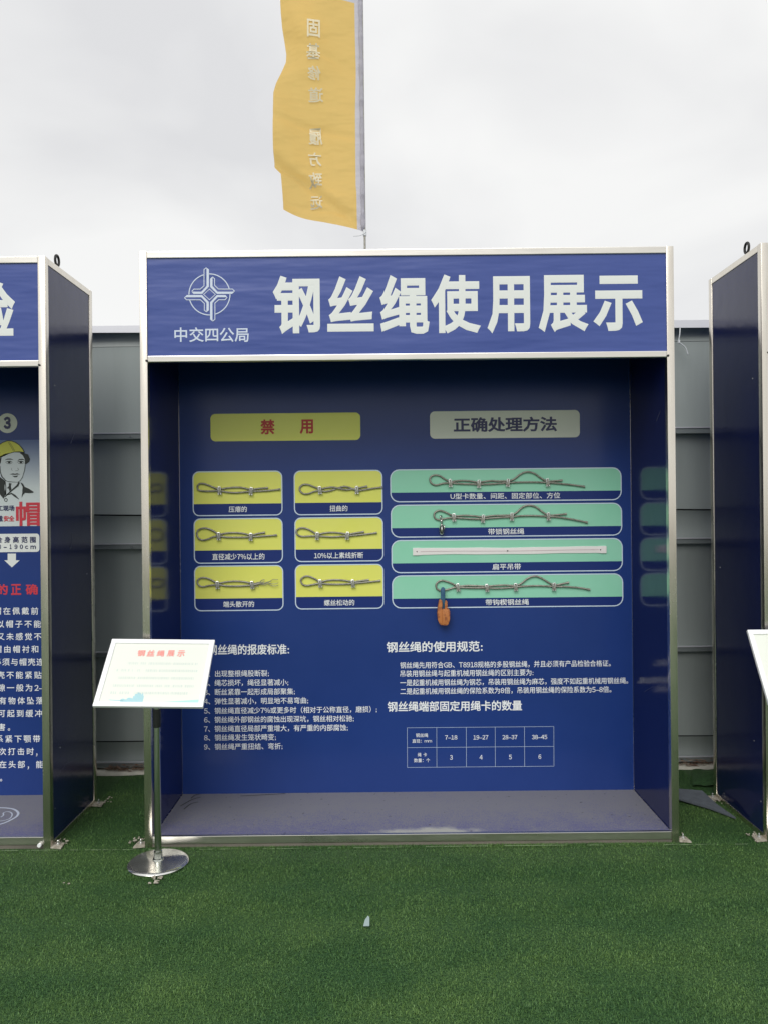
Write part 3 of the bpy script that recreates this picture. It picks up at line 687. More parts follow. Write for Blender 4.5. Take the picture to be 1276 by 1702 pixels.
rope('wire rope sample with its end splayed open, bottom left yellow card', [(424, 969.5), (420, 969.6), (408, 967), (392, 965.8), (376, 967), (363, 969.2), (354, 964.5), (346, 961), (337, 960), (331, 963), (329, 967.5), (332, 973), (339, 975), (349, 973), (363, 971.8), (376, 973.5), (392, 974), (408, 973.4), (421, 972.2), (432, 970)],
     [(362.7, 971), (420, 971)], fray=fr)
rope('wire rope sample with loosened clip nuts, bottom right yellow card', [(611, 963.8), (598, 965.4), (586.6, 966.6), (572, 964.3), (558, 963.5), (544, 964.5), (532.5, 966.7), (524, 962), (516, 958.4), (509, 957.4), (502, 961), (500.6, 966), (504, 971.5), (511, 973), (520, 971.4), (532.5, 969.5), (545, 970.6), (558, 970.8), (572, 970.7), (586.6, 969.5), (608, 967.6), (631.5, 965)],
     [(532.6, 968.4), (586.6, 968.4)])
rope('long wire rope sample with four clips and arched strand, topmost green card', [(931, 798.6), (920, 799.5), (908.4, 799.8), (898, 795), (887, 787.2), (875, 784.4), (864, 788), (853, 796.5), (843, 799.5), (825, 799.6), (812, 799.3), (795, 801.6), (778, 799.3), (762, 799), (747.4, 800.5), (738, 796), (730, 791), (722, 789.7), (715.5, 792.5), (713.7, 797.5), (717, 804), (725, 806.3), (735, 803.6), (747.4, 803), (762, 804), (778, 804.6), (795, 805), (812, 804.8), (828, 803.8), (843, 802.6), (862, 801.6), (885, 801.4), (908.4, 802.2), (930, 804), (950, 806), (969.5, 808.8)],
     [(747.4, 802), (794.7, 803.4), (843, 801.5), (908.4, 801)])
rope('long wire rope sample holding a small steel chain shackle, second green card', [(938, 854.3), (925, 855.6), (909.7, 856.2), (898, 849), (889, 842.5), (878, 839.8), (867, 843), (857, 852), (849, 856), (833, 856.6), (818, 857), (801.6, 859), (786, 857.4), (770, 856.6), (753.3, 857.6), (743, 853), (735, 849.5), (728, 848.6), (722, 852), (720.6, 857), (723, 862), (730, 864), (740, 861.5), (753.3, 860.5), (770, 861.5), (786, 862.6), (801.6, 862.4), (818, 861), (833, 860), (849, 859), (862, 857.6), (880, 857), (896, 857.6), (909.7, 858.4), (930, 860), (952, 863.5), (974, 868.2)],
     [(753.3, 859), (801.6, 861), (849.2, 857.8), (909.7, 857.4)])
rope('long wire rope sample holding the orange hook, fourth green card', [(941.8, 968.2), (930, 970.6), (919.2, 972.2), (908, 966.5), (897, 959.8), (886, 957.4), (875, 961.5), (865, 969.5), (855.5, 973), (838, 972.3), (822, 973), (807.8, 974.3), (790, 973.3), (775, 973), (760, 974), (750, 969.5), (741, 966), (732, 964.8), (725.6, 968.5), (723.8, 973.5), (726, 979), (733, 981.2), (744, 979.4), (753, 976.5), (760, 976), (775, 976.7), (790, 977), (807.8, 977), (822, 977.8), (838, 977.2), (855.5, 975.6), (872, 974), (895, 973.4), (919.2, 974.6), (940, 975), (960, 976.5), (978.7, 979.8)],
     [(760, 975), (807.8, 975.7), (855.5, 974.5), (919.2, 973.7)])
# flat sling
def sx(px, py): return W(px, py, YB)
x0, z0 = sx(685.6, 917); x1, z1 = sx(1006.4, 913.6)
sg = thing('flat_webbing_sling', 'flat white webbing sling screwed along the third green card', 'sling', (x0, YB, z0))
m_ = MB(); n = 40; vs = []
for i in range(n + 1):
    t = i / n; X = x0 + (x1 - x0) * t; zc = z0 + (z1 - z0) * t + .0012 * math.sin(t * 9); hw = .0175 + .0008 * math.sin(t * 23) + (.002 if i in (0, 1, n - 1, n) else 0)
    d_ = .004 + (.003 if i < 2 or i > n - 2 else 0)
    vs += [(X, YB - .0006, zc - hw), (X, YB - d_, zc - hw + .001), (X, YB - d_ - .001, zc), (X, YB - d_, zc + hw - .001), (X, YB - .0006, zc + hw)]
m_.add(vs, [(5 * i + k, 5 * i + 5 + k, 5 * i + 6 + k, 5 * i + 1 + k) for i in range(n) for k in range(4)] + [(0, 1, 2, 3, 4), tuple(5 * n + k for k in (4, 3, 2, 1, 0))])
ob('strap', m_, M['sling'], sg, smooth=True)
ob('stitching', MB().stroke([(x0 + (x1 - x0) * t, z0 + (z1 - z0) * t + .0012 * math.sin(t * 9)) for t in np.linspace(.01, .99, 40)], .0018, YB - .0062), M['stitch'], sg)
for px, py in ((692.2, 916.8), (842.4, 915.4), (996.5, 913.6)):
    a = sx(px, py); ob('screw', MB().tube([(a[0], YB - .008, a[1]), (a[0], YB - .002, a[1])], .0034, 8), M['dark'], sg)
# chain shackle hanging on the second green rope
sh = thing('steel_shackle', 'small steel swivel shackle hanging from the rope loop on the second green card', 'shackle', rp((732, 856)))
def ringpts(c, rx, rz, n=20, tilt=0): return [(c[0] + rx * math.cos(t) * math.cos(tilt), c[1] + rx * math.cos(t) * math.sin(tilt), c[2] + rz * math.sin(t)) for t in np.linspace(0, 2 * math.pi, n)]
a = rp((732, 860, .004)); ob('ring', MB().tube(ringpts(a, .008, .009, tilt=.9), .0032, 8, cap=False), M['chrome'], sh, smooth='all')
a = rp((732.6, 866, .004)); ob('swivel', MB().lathe([(.004, .008), (.007, .004), (.0075, -.003), (.004, -.008)], a, 12), M['chrome'], sh, smooth='all')
a = rp((733, 878, .005)); ob('hook_body', MB().lathe([(.003, .026), (.008, .020), (.0125, .008), (.0145, -.004), (.013, -.018), (.009, -.030), (.004, -.034)], a, 12), M['chrome'], sh, smooth='all')
b_ = MB().tube(ringpts((a[0], a[1] - .014, a[2] - .004), .008, .018, tilt=0), .003, 8, cap=False); ob('hook_opening', b_, M['dark'], sh, smooth='all')
a2 = rp((737, 876, .012)); ob('latch', MB().tube([(a2[0], a2[1], a2[2] - .012), (a2[0] + .002, a2[1], a2[2] + .012)], .0028, 8), M['galv'], sh, smooth='all')
# orange hook
hk = thing('orange_hook', 'orange forked wedge hook on a blue shank hanging below the fourth green card', 'hook', rp((735, 976)))
def hp_(px, py): return W(px, py, YB)
m_ = MB().prism([hp_(731.3, 978), hp_(733, 975.2), hp_(736, 975), hp_(738.3, 977.5), hp_(738.4, 1012), hp_(733.6, 1014), hp_(731, 1000)], YB - .032, YB - .020)
ob('shank', m_, M['bluemetal'], hk, bevel=.002, smooth=True)
m_ = MB().prism([hp_(727.6, 1000), hp_(728.6, 996.5), hp_(730.6, 995), hp_(733.2, 997), hp_(733.6, 1004), hp_(732.8, 1011), hp_(736.6, 1013), hp_(737, 1034), hp_(733, 1037.5), hp_(729.3, 1036), hp_(726.2, 1029), hp_(725.2, 1018), hp_(726.3, 1008)], YB - .046, YB - .003)
ob('prong', m_, M['orange'], hk, bevel=.004, smooth=True)
m_ = MB().prism([hp_(737.8, 1001), hp_(738.6, 997.4), hp_(740.4, 996.4), hp_(742, 999), hp_(742, 1008), hp_(741.2, 1014), hp_(737.4, 1014)], YB - .040, YB - .018)
ob('prong', m_, M['orange'], hk, bevel=.002, smooth=True)
m_ = MB().prism([hp_(733.4, 1010.4), hp_(744.6, 1010.6), hp_(746, 1014), hp_(745.8, 1027), hp_(743.6, 1035), hp_(740.5, 1037.4), hp_(734, 1037)], YB - .052, YB - .008)
ob('wedge_body', m_, M['orange'], hk, bevel=.004, smooth=True)
# scratches on the laminated side walls
def scratch(X, pts, parent, wd=.0022):
    P_ = []
    for px, py in pts:
        u, v = px - CX, CY - py; k_ = u * cr + v * sr; Y_ = X * F / k_; P_.append(Vector((X, Y_, H + (v * cr - u * sr) * Y_ / F)))
    m_ = MB()
    for a_, b_ in zip(P_, P_[1:]): m_.add([a_ + Vector((0, -wd, 0)), a_ + Vector((0, wd, 0)), b_ + Vector((0, wd * .5, 0)), b_ + Vector((0, -wd * .5, 0))], [(0, 1, 2, 3)])
    ob('scratch', m_, M['scratch'], parent)
sp0 = [c for c in B0.children if c.name.startswith('side_panel')][-1]
sp1 = [c for c in B1.children if c.name.startswith('side_panel')][-1]
scratch(XL1 - .0042, [(118, 737), (121, 729), (124, 721)], sp0); scratch(XL1 - .0042, [(118, 912), (120, 900), (121, 889)], sp0)
scratch(XL1 - .0042, [(96, 1290), (110, 1270), (128, 1262)], sp0, .001)
scratch(XC1 - T - .0005, [(1090, 700), (1093, 692), (1097, 682)], sp1); scratch(XC1 - T - .0005, [(1070, 1150), (1085, 1140)], sp1, .001)
# ---------------- left booth prints
m2 = fit(MB(), '验', pbox(-57, 468, 25.6, 562, YH), YH, .031)
ob('title_character', m2, M['white'], HP0, label='partly visible white title character')
m_ = MB(); c_ = W(13, 703.3, YB); rr = 16.4 * QP
m_.flat([(c_[0] + rr * math.cos(t), c_[1] + rr * math.sin(t)) for t in np.linspace(0, 2 * math.pi, 33)[:-1]], YT)
nc = ob('number_disc', m_, M['pill'], BP0)
ob('lettering', fit(MB(), '3', pbox(6.8, 692.6, 19, 713.4, YB), YT3, .06), M['darkblue'], nc)
b0 = XL1 - T - .002
pz0 = W(30, 874.5, YB)[1]; pz1 = W(30, 731.3, YB)[1]
po = ob('poster', MB().flat([(W(-75, 800, YB)[0], pz0), (b0, pz0), (b0, pz1), (W(-75, 800, YB)[0], pz1)], YT), M['poster'], BP0, label='safety poster of a drawn worker in a yellow helmet')
def z2(*ps): return [W(x / 11.35, 630 + y / 11.35, YB) for x, y in ps]
def z3(*ps): return [W(x / 8.9625, 760 + y / 8.9625, YB) for x, y in ps]
dr = MB(); q2 = YB / F / 11.35
# face
dr.cur = 0; dr.flat(z3((-130, 40), (0, -10), (80, -50), (250, -80), (380, -60), (385, 100), (375, 200), (345, 290), (310, 350), (270, 372), (150, 368), (95, 350), (30, 280), (10, 200), (-20, 120)), YT2)
dr.flat(z3((90, 355), (290, 372), (250, 430), (150, 520), (100, 560), (75, 450)), YT2)
# helmet shell
dr.cur = 1; dr.flat(z2((-330, 1500), (-300, 1380), (-180, 1280), (0, 1245), (60, 1205), (150, 1172), (230, 1176), (300, 1203), (370, 1250), (430, 1320), (465, 1385), (380, 1372), (280, 1372), (180, 1402), (80, 1450), (0, 1488), (-150, 1540)), YT2)
dr.cur = 2
def st(z, pts, w_): dr.stroke([Vector(p) for p in z(*pts)], w_ * QP if not isinstance(w_, list) else [k * QP for k in w_], YT3)
st(z2, [(-300, 1380), (-180, 1270), (0, 1238), (60, 1198), (150, 1164), (230, 1168), (300, 1195), (372, 1242), (433, 1312), (472, 1385)], 1.3)
st(z2, [(0, 1490), (80, 1452), (180, 1405), (280, 1376), (380, 1376), (470, 1395)], [.6, .8, 1, 1.2, 2, 3])
st(z2, [(190, 1190), (240, 1270), (290, 1360)], .5); st(z2, [(165, 1190), (215, 1270), (265, 1362)], .5)
dr.flat(z2((380, 1395), (465, 1395), (540, 1425), (575, 1510), (560, 1560), (505, 1605), (478, 1600), (480, 1520), (440, 1440)), YT3)
dr.flat(z2((-200, 1560), (0, 1500), (40, 1480), (25, 1580), (0, 1620), (-200, 1900)), YT3)
st(z2, [(110, 1525), (150, 1512), (200, 1510), (260, 1520)], [.6, 1.5, 1.9, .6]); st(z2, [(345, 1540), (380, 1518), (430, 1515), (475, 1528)], [.6, 1.6, 1.9, .7])
for ox in (0, 220):
    st(z2, [(110 + ox, 1572), (160 + ox, 1553), (210 + ox, 1553), (245 + ox, 1572)], [.5, 1.2, 1.3, .5])
    dr.flat(z2(*[(185 + ox + 24 * math.cos(t), 1575 + 17 * math.sin(t)) for t in np.linspace(0, 6.28, 13)[:-1]]), YT3)
    st(z2, [(130 + ox, 1590), (190 + ox, 1600), (240 + ox, 1585)], .5)
st(z3, [(185, 160), (175, 185), (195, 200)], .4); st(z3, [(270, 160), (285, 185), (262, 200), (235, 203)], .5)
dr.flat(z3((150, 255), (200, 240), (230, 246), (260, 238), (312, 255), (260, 258), (230, 262), (200, 260)), YT3)
dr.flat(z3((188, 275), (230, 280), (280, 272), (262, 295), (225, 300)), YT3)
st(z3, [(385, 100), (372, 200), (345, 290), (310, 350), (270, 372), (150, 368), (100, 352)], [.8, .8, .7, .8, .6, .6, .8])
st(z3, [(5, 130), (12, 210), (35, 290), (98, 352)], [1.6, 1.4, 1.2, 1]); st(z3, [(10, 215), (45, 290), (105, 358)], .6)
dr.flat(z3((-60, 250), (15, 300), (90, 355), (75, 420), (75, 470), (98, 540), (60, 620), (0, 545), (-60, 480), (0, 440)), YT3)
st(z3, [(292, 372), (270, 420), (200, 480), (110, 560), (80, 590)], [2.6, 3.2, 2.2, 1.6, 1])
st(z3, [(85, 365), (95, 450), (92, 560)], [1.6, 1.2, 2])
st(z3, [(110, 560), (180, 540), (230, 575), (290, 625)], [1, 2.2, 3.2, .8])
dr.flat(z3((310, 372), (350, 395), (375, 440), (440, 470), (505, 512), (505, 530), (440, 535), (380, 530), (350, 560), (328, 605), (340, 520), (345, 440)), YT3)
dr.flat(z3((140, 385), (180, 390), (170, 430), (180, 480), (150, 510), (140, 470), (110, 460), (140, 430)), YT3)
st(z3, [(95 + 20 * math.cos(t), 635 + 24 * math.sin(t)) for t in np.linspace(0, 6.28, 14)], 1.0)
ob('drawing', dr, [M['skin'], M['helmet'], M['ink']], po)
mb = MB(); fit(mb, '工现场', pbox(-3.6, 840, 24.8, 849.3, YB), YT3, .028); fit(mb, '戴', pbox(-3.8, 857, 5.6, 867, YB), YT3, .028)
ob('lettering', mb, M['darkblue'], po)
ob('lettering', fit(MB(), '安全', pbox(6.9, 857, 24.8, 866.8, YB), YT3, .03), M['redposter'], po)
ob('lettering', fit(MB(), '帽', pbox(27.3, 833.8, 68, 874, YB), YT3, .022), M['redposter'], po)
bx = pbox(-60, 887.4, 66.2, 917.8, YB); lb = ob('label_card', MB().flat(rrect(bx, 5 * QP), YT), M['white'], BP0)
mb = MB()
for ch, x in zip('合身高范围', (-.6, 13.2, 27.1, 41.4, 55.4)): em(mb, ch, x, 897, 10.6, YB, YT3, .024)
for ch, a, b_ in (('0', -2.4, 2.6), ('–', 7, 12), ('1', 16.8, 20), ('9', 24.8, 30), ('0', 33.7, 39), ('c', 42.4, 47.4), ('m', 51.4, 60.4)):
    if ch == '–': fit(mb, ch, pbox(a, 909, b_, 910.4, YB), YT3, .02)
    elif ch in 'cm': fit(mb, ch, pbox(a, 906.6, b_, 912.4, YB), YT3, .03)
    else: fit(mb, ch, pbox(a, 904.8, b_, 912.5, YB), YT3, .03)
ob('lettering', mb, M['darkblue'], lb)
ob('arrow', MB().flat(z3((120, 1435), (243, 1435), (243, 1535), (300, 1535), (183, 1640), (70, 1535), (120, 1535)), YT), M['white'], BP0)
mb = MB()
for ch, a, b_ in (('的', -4, 13.7), ('正', 19, 36), ('确', 43.3, 63.4)): fit(mb, ch, pbox(a, 970.8, b_, 988.8, YB), YT, .03)
ob('lettering', mb, M['redposter'], BP0)
for s, xl, yc in (('帽在佩戴前', 58.2, 1015.6), ('以帽子不能', 62.7, 1037.2), ('又未感觉不', 63.4, 1058), ('帽由帽衬和', 59, 1079), ('必须与帽壳连', 67.4, 1100.3), ('壳不能紧贴', 63.6, 1122),
                  ('隙一般为', 49, 1143.2), ('有物体坠落', 66.6, 1164.6), ('可起到缓冲', 64.8, 1185.8), ('害', 3.4, 1208.6), ('系紧下颚带', 61.4, 1228), ('次打击时', 50.8, 1249), ('在头部', 36.2, 1270.6)):
    mb = MB(); p_ = 15.35 if len(s) < 6 else 14.2
    for k, ch in enumerate(s): em(mb, ch, xl - p_ * (len(s) - 1 - k), yc, 12.9, YB, YT, .012)
    if s[0] == '隙': fit(mb, '2–', pbox(58, 1138.5, 72, 1148, YB), YT, .012)
    if s[0] == '害': fit(mb, '。', pbox(13.6, 1210.5, 17.6, 1214.6, YB), YT, .01)
    if s[0] == '次': fit(mb, '，', pbox(60.5, 1252, 63, 1257.4, YB), YT, .01)
    if s[0] == '在': fit(mb, '，', pbox(46.5, 1273.6, 49, 1279, YB), YT, .01); em(mb, '能', 66.4, 1270.6, 12.9, YB, YT, .012)
    ob('lettering', mb, M['text'], BP0)
ob('lettering', fit(MB(), '。', pbox(.6, 1294.4, 4.4, 1298.8, YB), YT, .01), M['text'], BP0)
# footprint drawing on the left booth floor
zfl = .0525; fp = MB()
def fl(*ps): return [G(x / 11.6, 1310 + y / 11.6, zfl)[:2] for x, y in ps]
def gstroke(mb, pts, wd, z):
    m_ = MB().stroke(pts, wd, 0); mb.add([(x, z_, z) for x, _, z_ in m_.v], [f[::-1] for f in m_.f])
gstroke(fp, smoothpts([Vector((p[0], p[1], 0)).xy for p in fl((-420, 480), (-300, 400), (-100, 380), (100, 380), (250, 400), (330, 440), (358, 490), (320, 550), (200, 620), (60, 680), (-150, 720), (-350, 650), (-420, 480))], 6), .011, zfl)
gstroke(fp, smoothpts([Vector((p[0], p[1], 0)).xy for p in fl((20, 560), (75, 520), (70, 480), (130, 455), (200, 460), (240, 500), (220, 560), (160, 600), (0, 635), (-200, 620))], 6), .006, zfl)
ob('footprint_marking', fp, M['offwhite'], FL0)
# faded scuff marks on the centre booth floor
sm = MB()
for pts in ([(300, 1340), (312, 1333), (322, 1328), (334, 1325)], [(306, 1345), (318, 1336), (330, 1333)], [(318, 1327), (324, 1322), (332, 1320)], [(400, 1323), (440, 1321), (475, 1319)]):
    gstroke(sm, smoothpts([Vector(G(x, y, .0492)[:2]) for x, y in pts], 5), .006, .0494)
ob('scuff_marks', sm, M['dark'], FL1)
# ------------------------------------------------------------------ placards
def placard(xc, label, content, tilt=45, skew=.02):
    t = thing('placard_stand', label, 'placard stand', (xc, 3.30, 0), 'placard stands before the booths')
    zc, yc = .823, 3.295; hw, hh = .2275, .168; a = math.radians(tilt)
    def P(s, v, n=0): return (xc + s, yc + v * math.cos(a) - n * math.sin(a), zc + v * math.sin(a) + n * math.cos(a) - s * skew)
    def slab(mb, s0, s1, v0, v1, n0, n1):
        return mb.add([P(s0, v0, n0), P(s1, v0, n0), P(s1, v1, n0), P(s0, v1, n0), P(s0, v0, n1), P(s1, v0, n1), P(s1, v1, n1), P(s0, v1, n1)],
                      [(0, 3, 2, 1), (4, 5, 6, 7), (0, 1, 5, 4), (1, 2, 6, 5), (2, 3, 7, 6), (3, 0, 4, 7)])
    fw = .021
    ob('board_backing', slab(MB(), -hw + .004, hw - .004, -hh + .004, hh - .004, -.010, -.001), M['board'], t)
    fr_ = MB()
    slab(fr_, -hw, hw, hh - fw, hh, -.008, .007); slab(fr_, -hw, hw, -hh, -hh + fw, -.008, .007)
    slab(fr_, -hw, -hw + fw, -hh + fw, hh - fw, -.008, .007); slab(fr_, hw - fw, hw, -hh + fw, hh - fw, -.008, .007)
    ob('board_frame', fr_, M['board'], t, bevel=.002, smooth=True)
    sheet = ob('printed_sheet', slab(MB(), -hw + fw, hw - fw, -hh + fw, hh - fw, -.001, .001), M['paper'], t)
    def onb(mb):   # turn flat (x,0,z) shapes into board shapes
        mb.v = [P(x, z, .0016 - y) for x, y, z in mb.v]; return mb
    if content:
        def bxy(px, py):    # zoomed sheet pixel -> board s,v
            v = -hh + (737 - py) / (737 - 60) * 2 * hh; l_ = 25 + (220 - 25) * (737 - py) / 677; r_ = 1133 + (1260 - 1133) * (750 - py) / 682
            return (-hw + (px - l_) / (r_ - l_) * 2 * hw, v)
        mb = MB()
        for ch, c_ in zip('钢丝绳展示', (512, 610, 710, 813, 915)):
            s_, v_ = bxy(c_, 203); fit(mb, ch, (s_ - .0165, v_ - .0165, s_ + .0165, v_ + .0165), 0, .03)
        ob('lettering', onb(mb), M['pinkred'], sheet)
        mb = MB()
        for (xa, xb_, y_) in ((375, 1075, 308), (260, 1080, 380), (245, 1060, 455), (225, 1030, 532), (200, 970, 602)):
            x_ = xa
            while x_ < xb_:
                wv = random.uniform(12, 26)
                if random.random() < .86:
                    s0, v0 = bxy(x_, y_ + 11); s1, v1 = bxy(x_ + wv * .8, y_ - 11)
                    for q in range(3): mb.flat([(s0, v0 + (v1 - v0) * (q * .36)), (s1, v0 + (v1 - v0) * (q * .36)), (s1, v0 + (v1 - v0) * (q * .36 + .14)), (s0, v0 + (v1 - v0) * (q * .36 + .14))], 0)
                x_ += wv
        ob('faded_print', onb(mb), M['faint'], sheet, kind='stuff')
        mb = MB(); x_ = 300
        while x_ < 520:
            h_ = 22 + 85 * math.exp(-((x_ - 470) / 45) ** 2) * random.uniform(.6, 1.05) + random.uniform(0, 18); s0, v0 = bxy(x_, 690); s1, v1 = bxy(x_ + 11, 690 - h_)
            mb.flat([(s0, v0), (s0 + .004, v0), (s0 + .004, v1), (s0, v1)], 0); x_ += 12
        mb.flat([bxy(180, 670), bxy(330, 676), bxy(330, 684), bxy(200, 676)], 0)
        ob('city_silhouette', onb(mb), M['cyan'], sheet)
        mb = MB(); mb.flat([bxy(700, 690), bxy(900, 676), bxy(1092, 662), bxy(1085, 700), bxy(850, 698), bxy(540, 694), bxy(540, 688)], 0)
        ob('printed_band', onb(mb), M['teal'], sheet)
    yp = 3.30
    ob('pole', MB().tube([(xc, yp, .02), (xc, yp, .64)], .0145, 20), M['pole'], t, smooth=True)
    ob('pole', MB().tube([(xc, yp, .66), (xc, yp, .815)], .012, 20), M['pole'], t, smooth=True)
    ob('grip_sleeve', MB().tube([(xc, yp, .588), (xc, yp, .665)], .0165, 20), M['dark'], t, smooth=True, bevel=.001)
    ob('base', MB().lathe([(.116, .001), (.126, .004), (.128, .009), (.124, .014), (.114, .0175), (.03, .021), (.024, .022)], (xc, yp, 0), 64), M['chrome'], t, smooth=True)
    sp_ = MB()
    for k in range(26):
        ra, an, q = random.uniform(.035, .11), random.uniform(-.6, 1.9), random.uniform(.0008, .0022); X, Y_ = xc + ra * math.cos(an), yp + ra * math.sin(an); z_ = .0212 - (ra - .03) / .084 * .0035 + .0006
        sp_.add([(X - q, Y_, z_), (X, Y_ - q, z_), (X + q, Y_, z_), (X, Y_ + q, z_)], [(0, 1, 2, 3)])
    o_ = ob('dirt_specks', sp_, M['dark'], t); o_['kind'] = 'stuff'
    ob('collar', MB().lathe([(.024, .021), (.022, .027), (.0185, .029), (.0175, .058), (.0148, .060)], (xc, yp, 0), 24), M['pole'], t, smooth=True)
    return t
p1 = placard(-.980, 'white tilted placard with red title on a chrome pole, in front of the central booth', True)
placard(1.816, 'white tilted placard cut off by the right edge, before the right booth', False, 57, 0)
tp = MB(); g = G(261, 1457, .012)
for k in range(5): blob(tp, (g[0] + random.uniform(-.018, .018), g[1] + random.uniform(-.006, .006), .010), random.uniform(.005, .010), .5)
ob('mud_patch', tp, M['crumb'], p1)
# ------------------------------------------------------------------ flag behind the booth
YG = 4.25
def fpnt(px, py): return W(px, py, YG)
Lpx = [(452, -380), (470, -300), (455, -200), (480, -110), (466, -50), (465.4, 0), (466, 15), (468, 40), (471.7, 63), (475.3, 86), (475, 101), (468, 121), (460, 141.5), (456, 159), (456, 177), (454.8, 227), (454.5, 272), (465, 282), (467.4, 316), (469, 346)]
Lw = [fpnt(*p) for p in Lpx]; Lz = [p[1] for p in Lw][::-1]; Lx = [p[0] for p in Lw][::-1]
zt = fpnt(590, -380)[1]; zb_r = fpnt(599, 384.5)[1]; zb_l = fpnt(469, 340)[1]
def xR(z):   # sleeve's right edge
    t = (z - zb_r) / (zt - zb_r); return fpnt(607.5, 384)[0] * (1 - t) + fpnt(602.5, 0)[0] * t + .0
def fold(z0, s):  # depth of the cloth at height z0 (m), s = 0 at the pole .. 1 at the free edge
    y = .05 * s * math.sin(3.6 * z0 + 4.2 * s) + .020 * s * math.sin(8.5 * z0 - 9 * s + 1)
    y += .05 * max(0, s - .35) * math.sin(2.1 * z0 + .6)
    for zc_, sl_, am, wdt in ((2.06 + H, .12, .016, .018), (1.64 + H, .10, .012, .016), (1.31 + H, .02, .010, .014), (2.42 + H, .2, .010, .03)):
        q = (z0 - zc_ - sl_ * s) / wdt; y += am * math.exp(-q * q) * (.4 + s * (1 - s) * 2)
    # the lower corner tucks under along a diagonal crease
    dline = z0 - (zb_r + .012 + .40 * s ** 1.0)
    y += .035 / (1 + math.exp(dline / .010)) * min(1, s * 2.5) + .02 * math.exp(-(dline / .03) ** 2)
    return y
def fsurf(s, t):
    # t 0 bottom .. 1 top
    zl = zb_l + (zt - zb_l) * t; zr = zb_r + (zt - zb_r) * t
    xl = float(np.interp(zl, Lz, Lx)); xr = xR(zr)
    z = zr + (zl - zr) * s - .006 * math.sin(math.pi * s) * (1 - t) ** 6
    x = xr + (xl - xr) * s
    return (x, YG + fold(z, s), z)
NS, NT = 60, 260; fm = MB(); Vg = [fsurf(i / NS, j / NT) for j in range(NT + 1) for i in range(NS + 1)]
ztop_print = fpnt(590, 8)[1]
fs = []; mi = []
for j in range(NT):
    for i in range(NS):
        fs.append((j * (NS + 1) + i, (j + 1) * (NS + 1) + i, (j + 1) * (NS + 1) + i + 1, j * (NS + 1) + i + 1))
        s_ = (i + .5) / NS; z_ = Vg[j * (NS + 1) + i][2]
        top_edge = z_ > ztop_print + (s_ - .12) * .075
        mi.append(1 if (s_ < .108 or (top_edge and s_ < .40)) else 0)
fm.v = Vg; fm.f = fs; fm.mi = mi
fgx, fgz = fpnt(604, 851)
flag = thing('banner_flag', 'tall yellow feather flag with mirrored white characters on a pole behind the central booth', 'flag', (xR(1.0) - .005, YG, 0))
xp = xR(zb_r)
cl_ = ob('cloth', fm, [M['flag'], M['flagwhite']], flag, smooth='all')
mb = MB()
sb = []
from mathutils.bvhtree import BVHTree
FT = BVHTree.FromPolygons([Vector(p) for p in Vg], fm.f)
# the sheet is printed on the far side, so the characters read mirrored through it
def on_cloth(px0, py0, px1, py1, ch, mb):
    m_ = fit(MB(), ch, pbox(px0, py0, px1, py1, YG), 0, .02, mirror=True, th=.0)
    cy0, cy1 = fpnt(522, py1)[1], fpnt(522, py0)[1]
    for i, (x, y, z) in enumerate(m_.v):
        hit = FT.ray_cast(Vector((x, YG - 1, z)), Vector((0, 1, 0)))[0]
        m_.v[i] = (x, (hit.y if hit else YG) - .006, z)
    mb.add(m_.v, m_.f)
for ch, bx in zip('固基修道履方致远', ((512, 38.5, 533, 69), (510.5, 79, 533.5, 104.5), (512, 115, 534, 137), (513, 147.5, 537.5, 170.5), (512.5, 209, 535.5, 237), (512, 249, 534, 272.5), (512.5, 283, 535, 307), (514, 318, 535, 340))):
    on_cloth(*bx, ch, mb)
ob('lettering', mb, M['flagtext'], cl_)
ob('pole', MB().tube([(xp - .004, YG, -.0), (xp - .004, YG, zb_r + .01), (xR(zt) - .004, YG, zt + .05)], .0058, 10), M['rope'], flag, smooth='all')
ob('pole_base', MB().lathe([(.14, .001), (.14, .02), (.02, .04), (.012, .10)], (xp - .004, YG, 0), 20), M['dark'], flag, smooth=True)
sl_ = MB(); _ = [(xR(z) - .016 + .012, YG - .0, z) for z in np.linspace(zb_r - .0, zt, 60)]
sl_.tube([(xR(z) - .012, YG, z) for z in np.linspace(zb_r, zt, 120)], [(.004 if z < zb_r + .01 else .0125 + .0015 * math.sin(z * 37)) for z in np.linspace(zb_r, zt, 120)], 12)
ob('sleeve', sl_, M['flagwhite'], flag, smooth='all')
tzz = zb_r - .006
ob('tie_cord', MB().tube(smoothpts([(xp + .004, YG - .008, tzz), (xp - .012, YG - .01, tzz - .012), (xp - .03, YG - .008, tzz - .02), (xp - .066, YG - .006, tzz - .022)], 5), .0022, 6).tube([(xp - .004, YG, tzz - .02), (xp - .004, YG, tzz + .012)], .010, 10), M['tie'], flag, smooth=True)
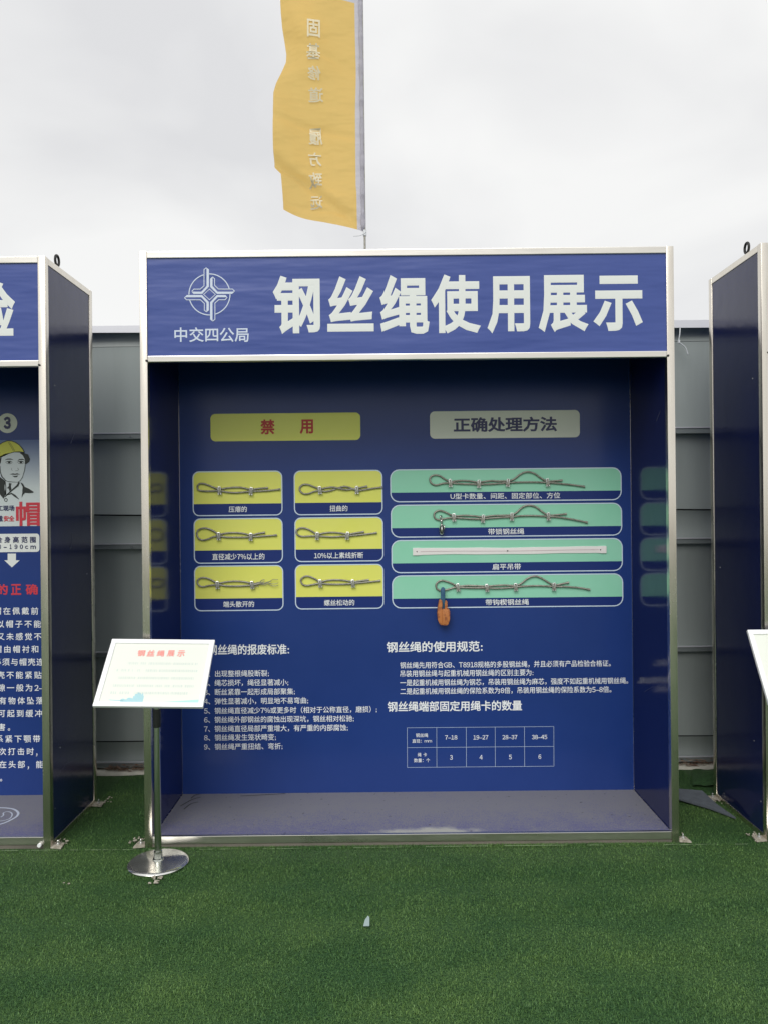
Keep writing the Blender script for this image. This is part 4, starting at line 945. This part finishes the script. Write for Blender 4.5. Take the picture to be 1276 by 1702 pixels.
# ------------------------------------------------------------------ turf offcut between the booths on the right
A = [G(*p, .02) for p in ((1123, 1311), (1166, 1315), (1190, 1336), (1222, 1357), (1180, 1342), (1123, 1326))]
of = MB(); zz = [.022, .024, .020, .016, .019, .021]
n = len(A); of.add([(a[0], a[1], z) for a, z in zip(A, zz)] + [(a[0], a[1], z - .009) for a, z in zip(A, zz)],
                  [(0, 5, 4, 3, 2, 1), tuple(range(n, 2 * n))] + [(i, (i + 1) % n, (i + 1) % n + n, i + n) for i in range(n)])
off = thing('turf_offcut', 'curled turf offcut showing its grey backing, beside the right booth', 'turf offcut', (A[1][0], A[1][1], 0))
ob('folded_corner', of, M['backing'], off)
m_ = MB(); nu, nv = 10, 7; vs = []
for j in range(nv):
    for i in range(nu):
        px = 1150 + 56 * i / (nu - 1); py = 1309 - 27 * j / (nv - 1)
        g = G(px, py, 0); t = j / (nv - 1)
        vs.append((g[0], g[1], .012 + .045 * math.sin(math.pi * min(1, t * 1.1)) * math.sin(math.pi * .5 * i / (nu - 1)) + .003 * math.sin(i * 1.3 + j)))
m_.add(vs, [(j * nu + i, j * nu + i + 1, (j + 1) * nu + i + 1, (j + 1) * nu + i) for j in range(nv - 1) for i in range(nu - 1)])
ob('raised_flap', m_, M['turf'], off, smooth='all')
# small pale scrap lying on the turf
g = G(609, 1540, .01); s_ = g[1] / F
sc_ = MB(); x_, y_ = g[0], g[1]
pp = [(-.011, 0, .012), (.011, 0, .012), (.011, .024, .030), (.006, .030, .034), (-.005, .018, .026)]
sc_.add([(x_ + a, y_ + b, c) for a, b, c in pp] + [(x_ + a, y_ + b + .002, c - .003) for a, b, c in pp], [(0, 1, 2, 3, 4), (9, 8, 7, 6, 5)] + [(i, (i + 1) % 5 + 0, (i + 1) % 5 + 5, i + 5) for i in range(5)])
tag(ob('plastic_scrap', sc_, M['scrap']), 'small pale torn scrap lying alone on the turf in the foreground', 'scrap')
# white end cap at the left booth's foot
g = W(66, 1404, Y0); cp = MB().tube([(g[0] + .003, Y0 - .012, g[1]), (g[0] + .003, Y0 - .0, g[1])], .009, 12)
ob('end_cap', cp, M['board'], B0, bevel=.002)
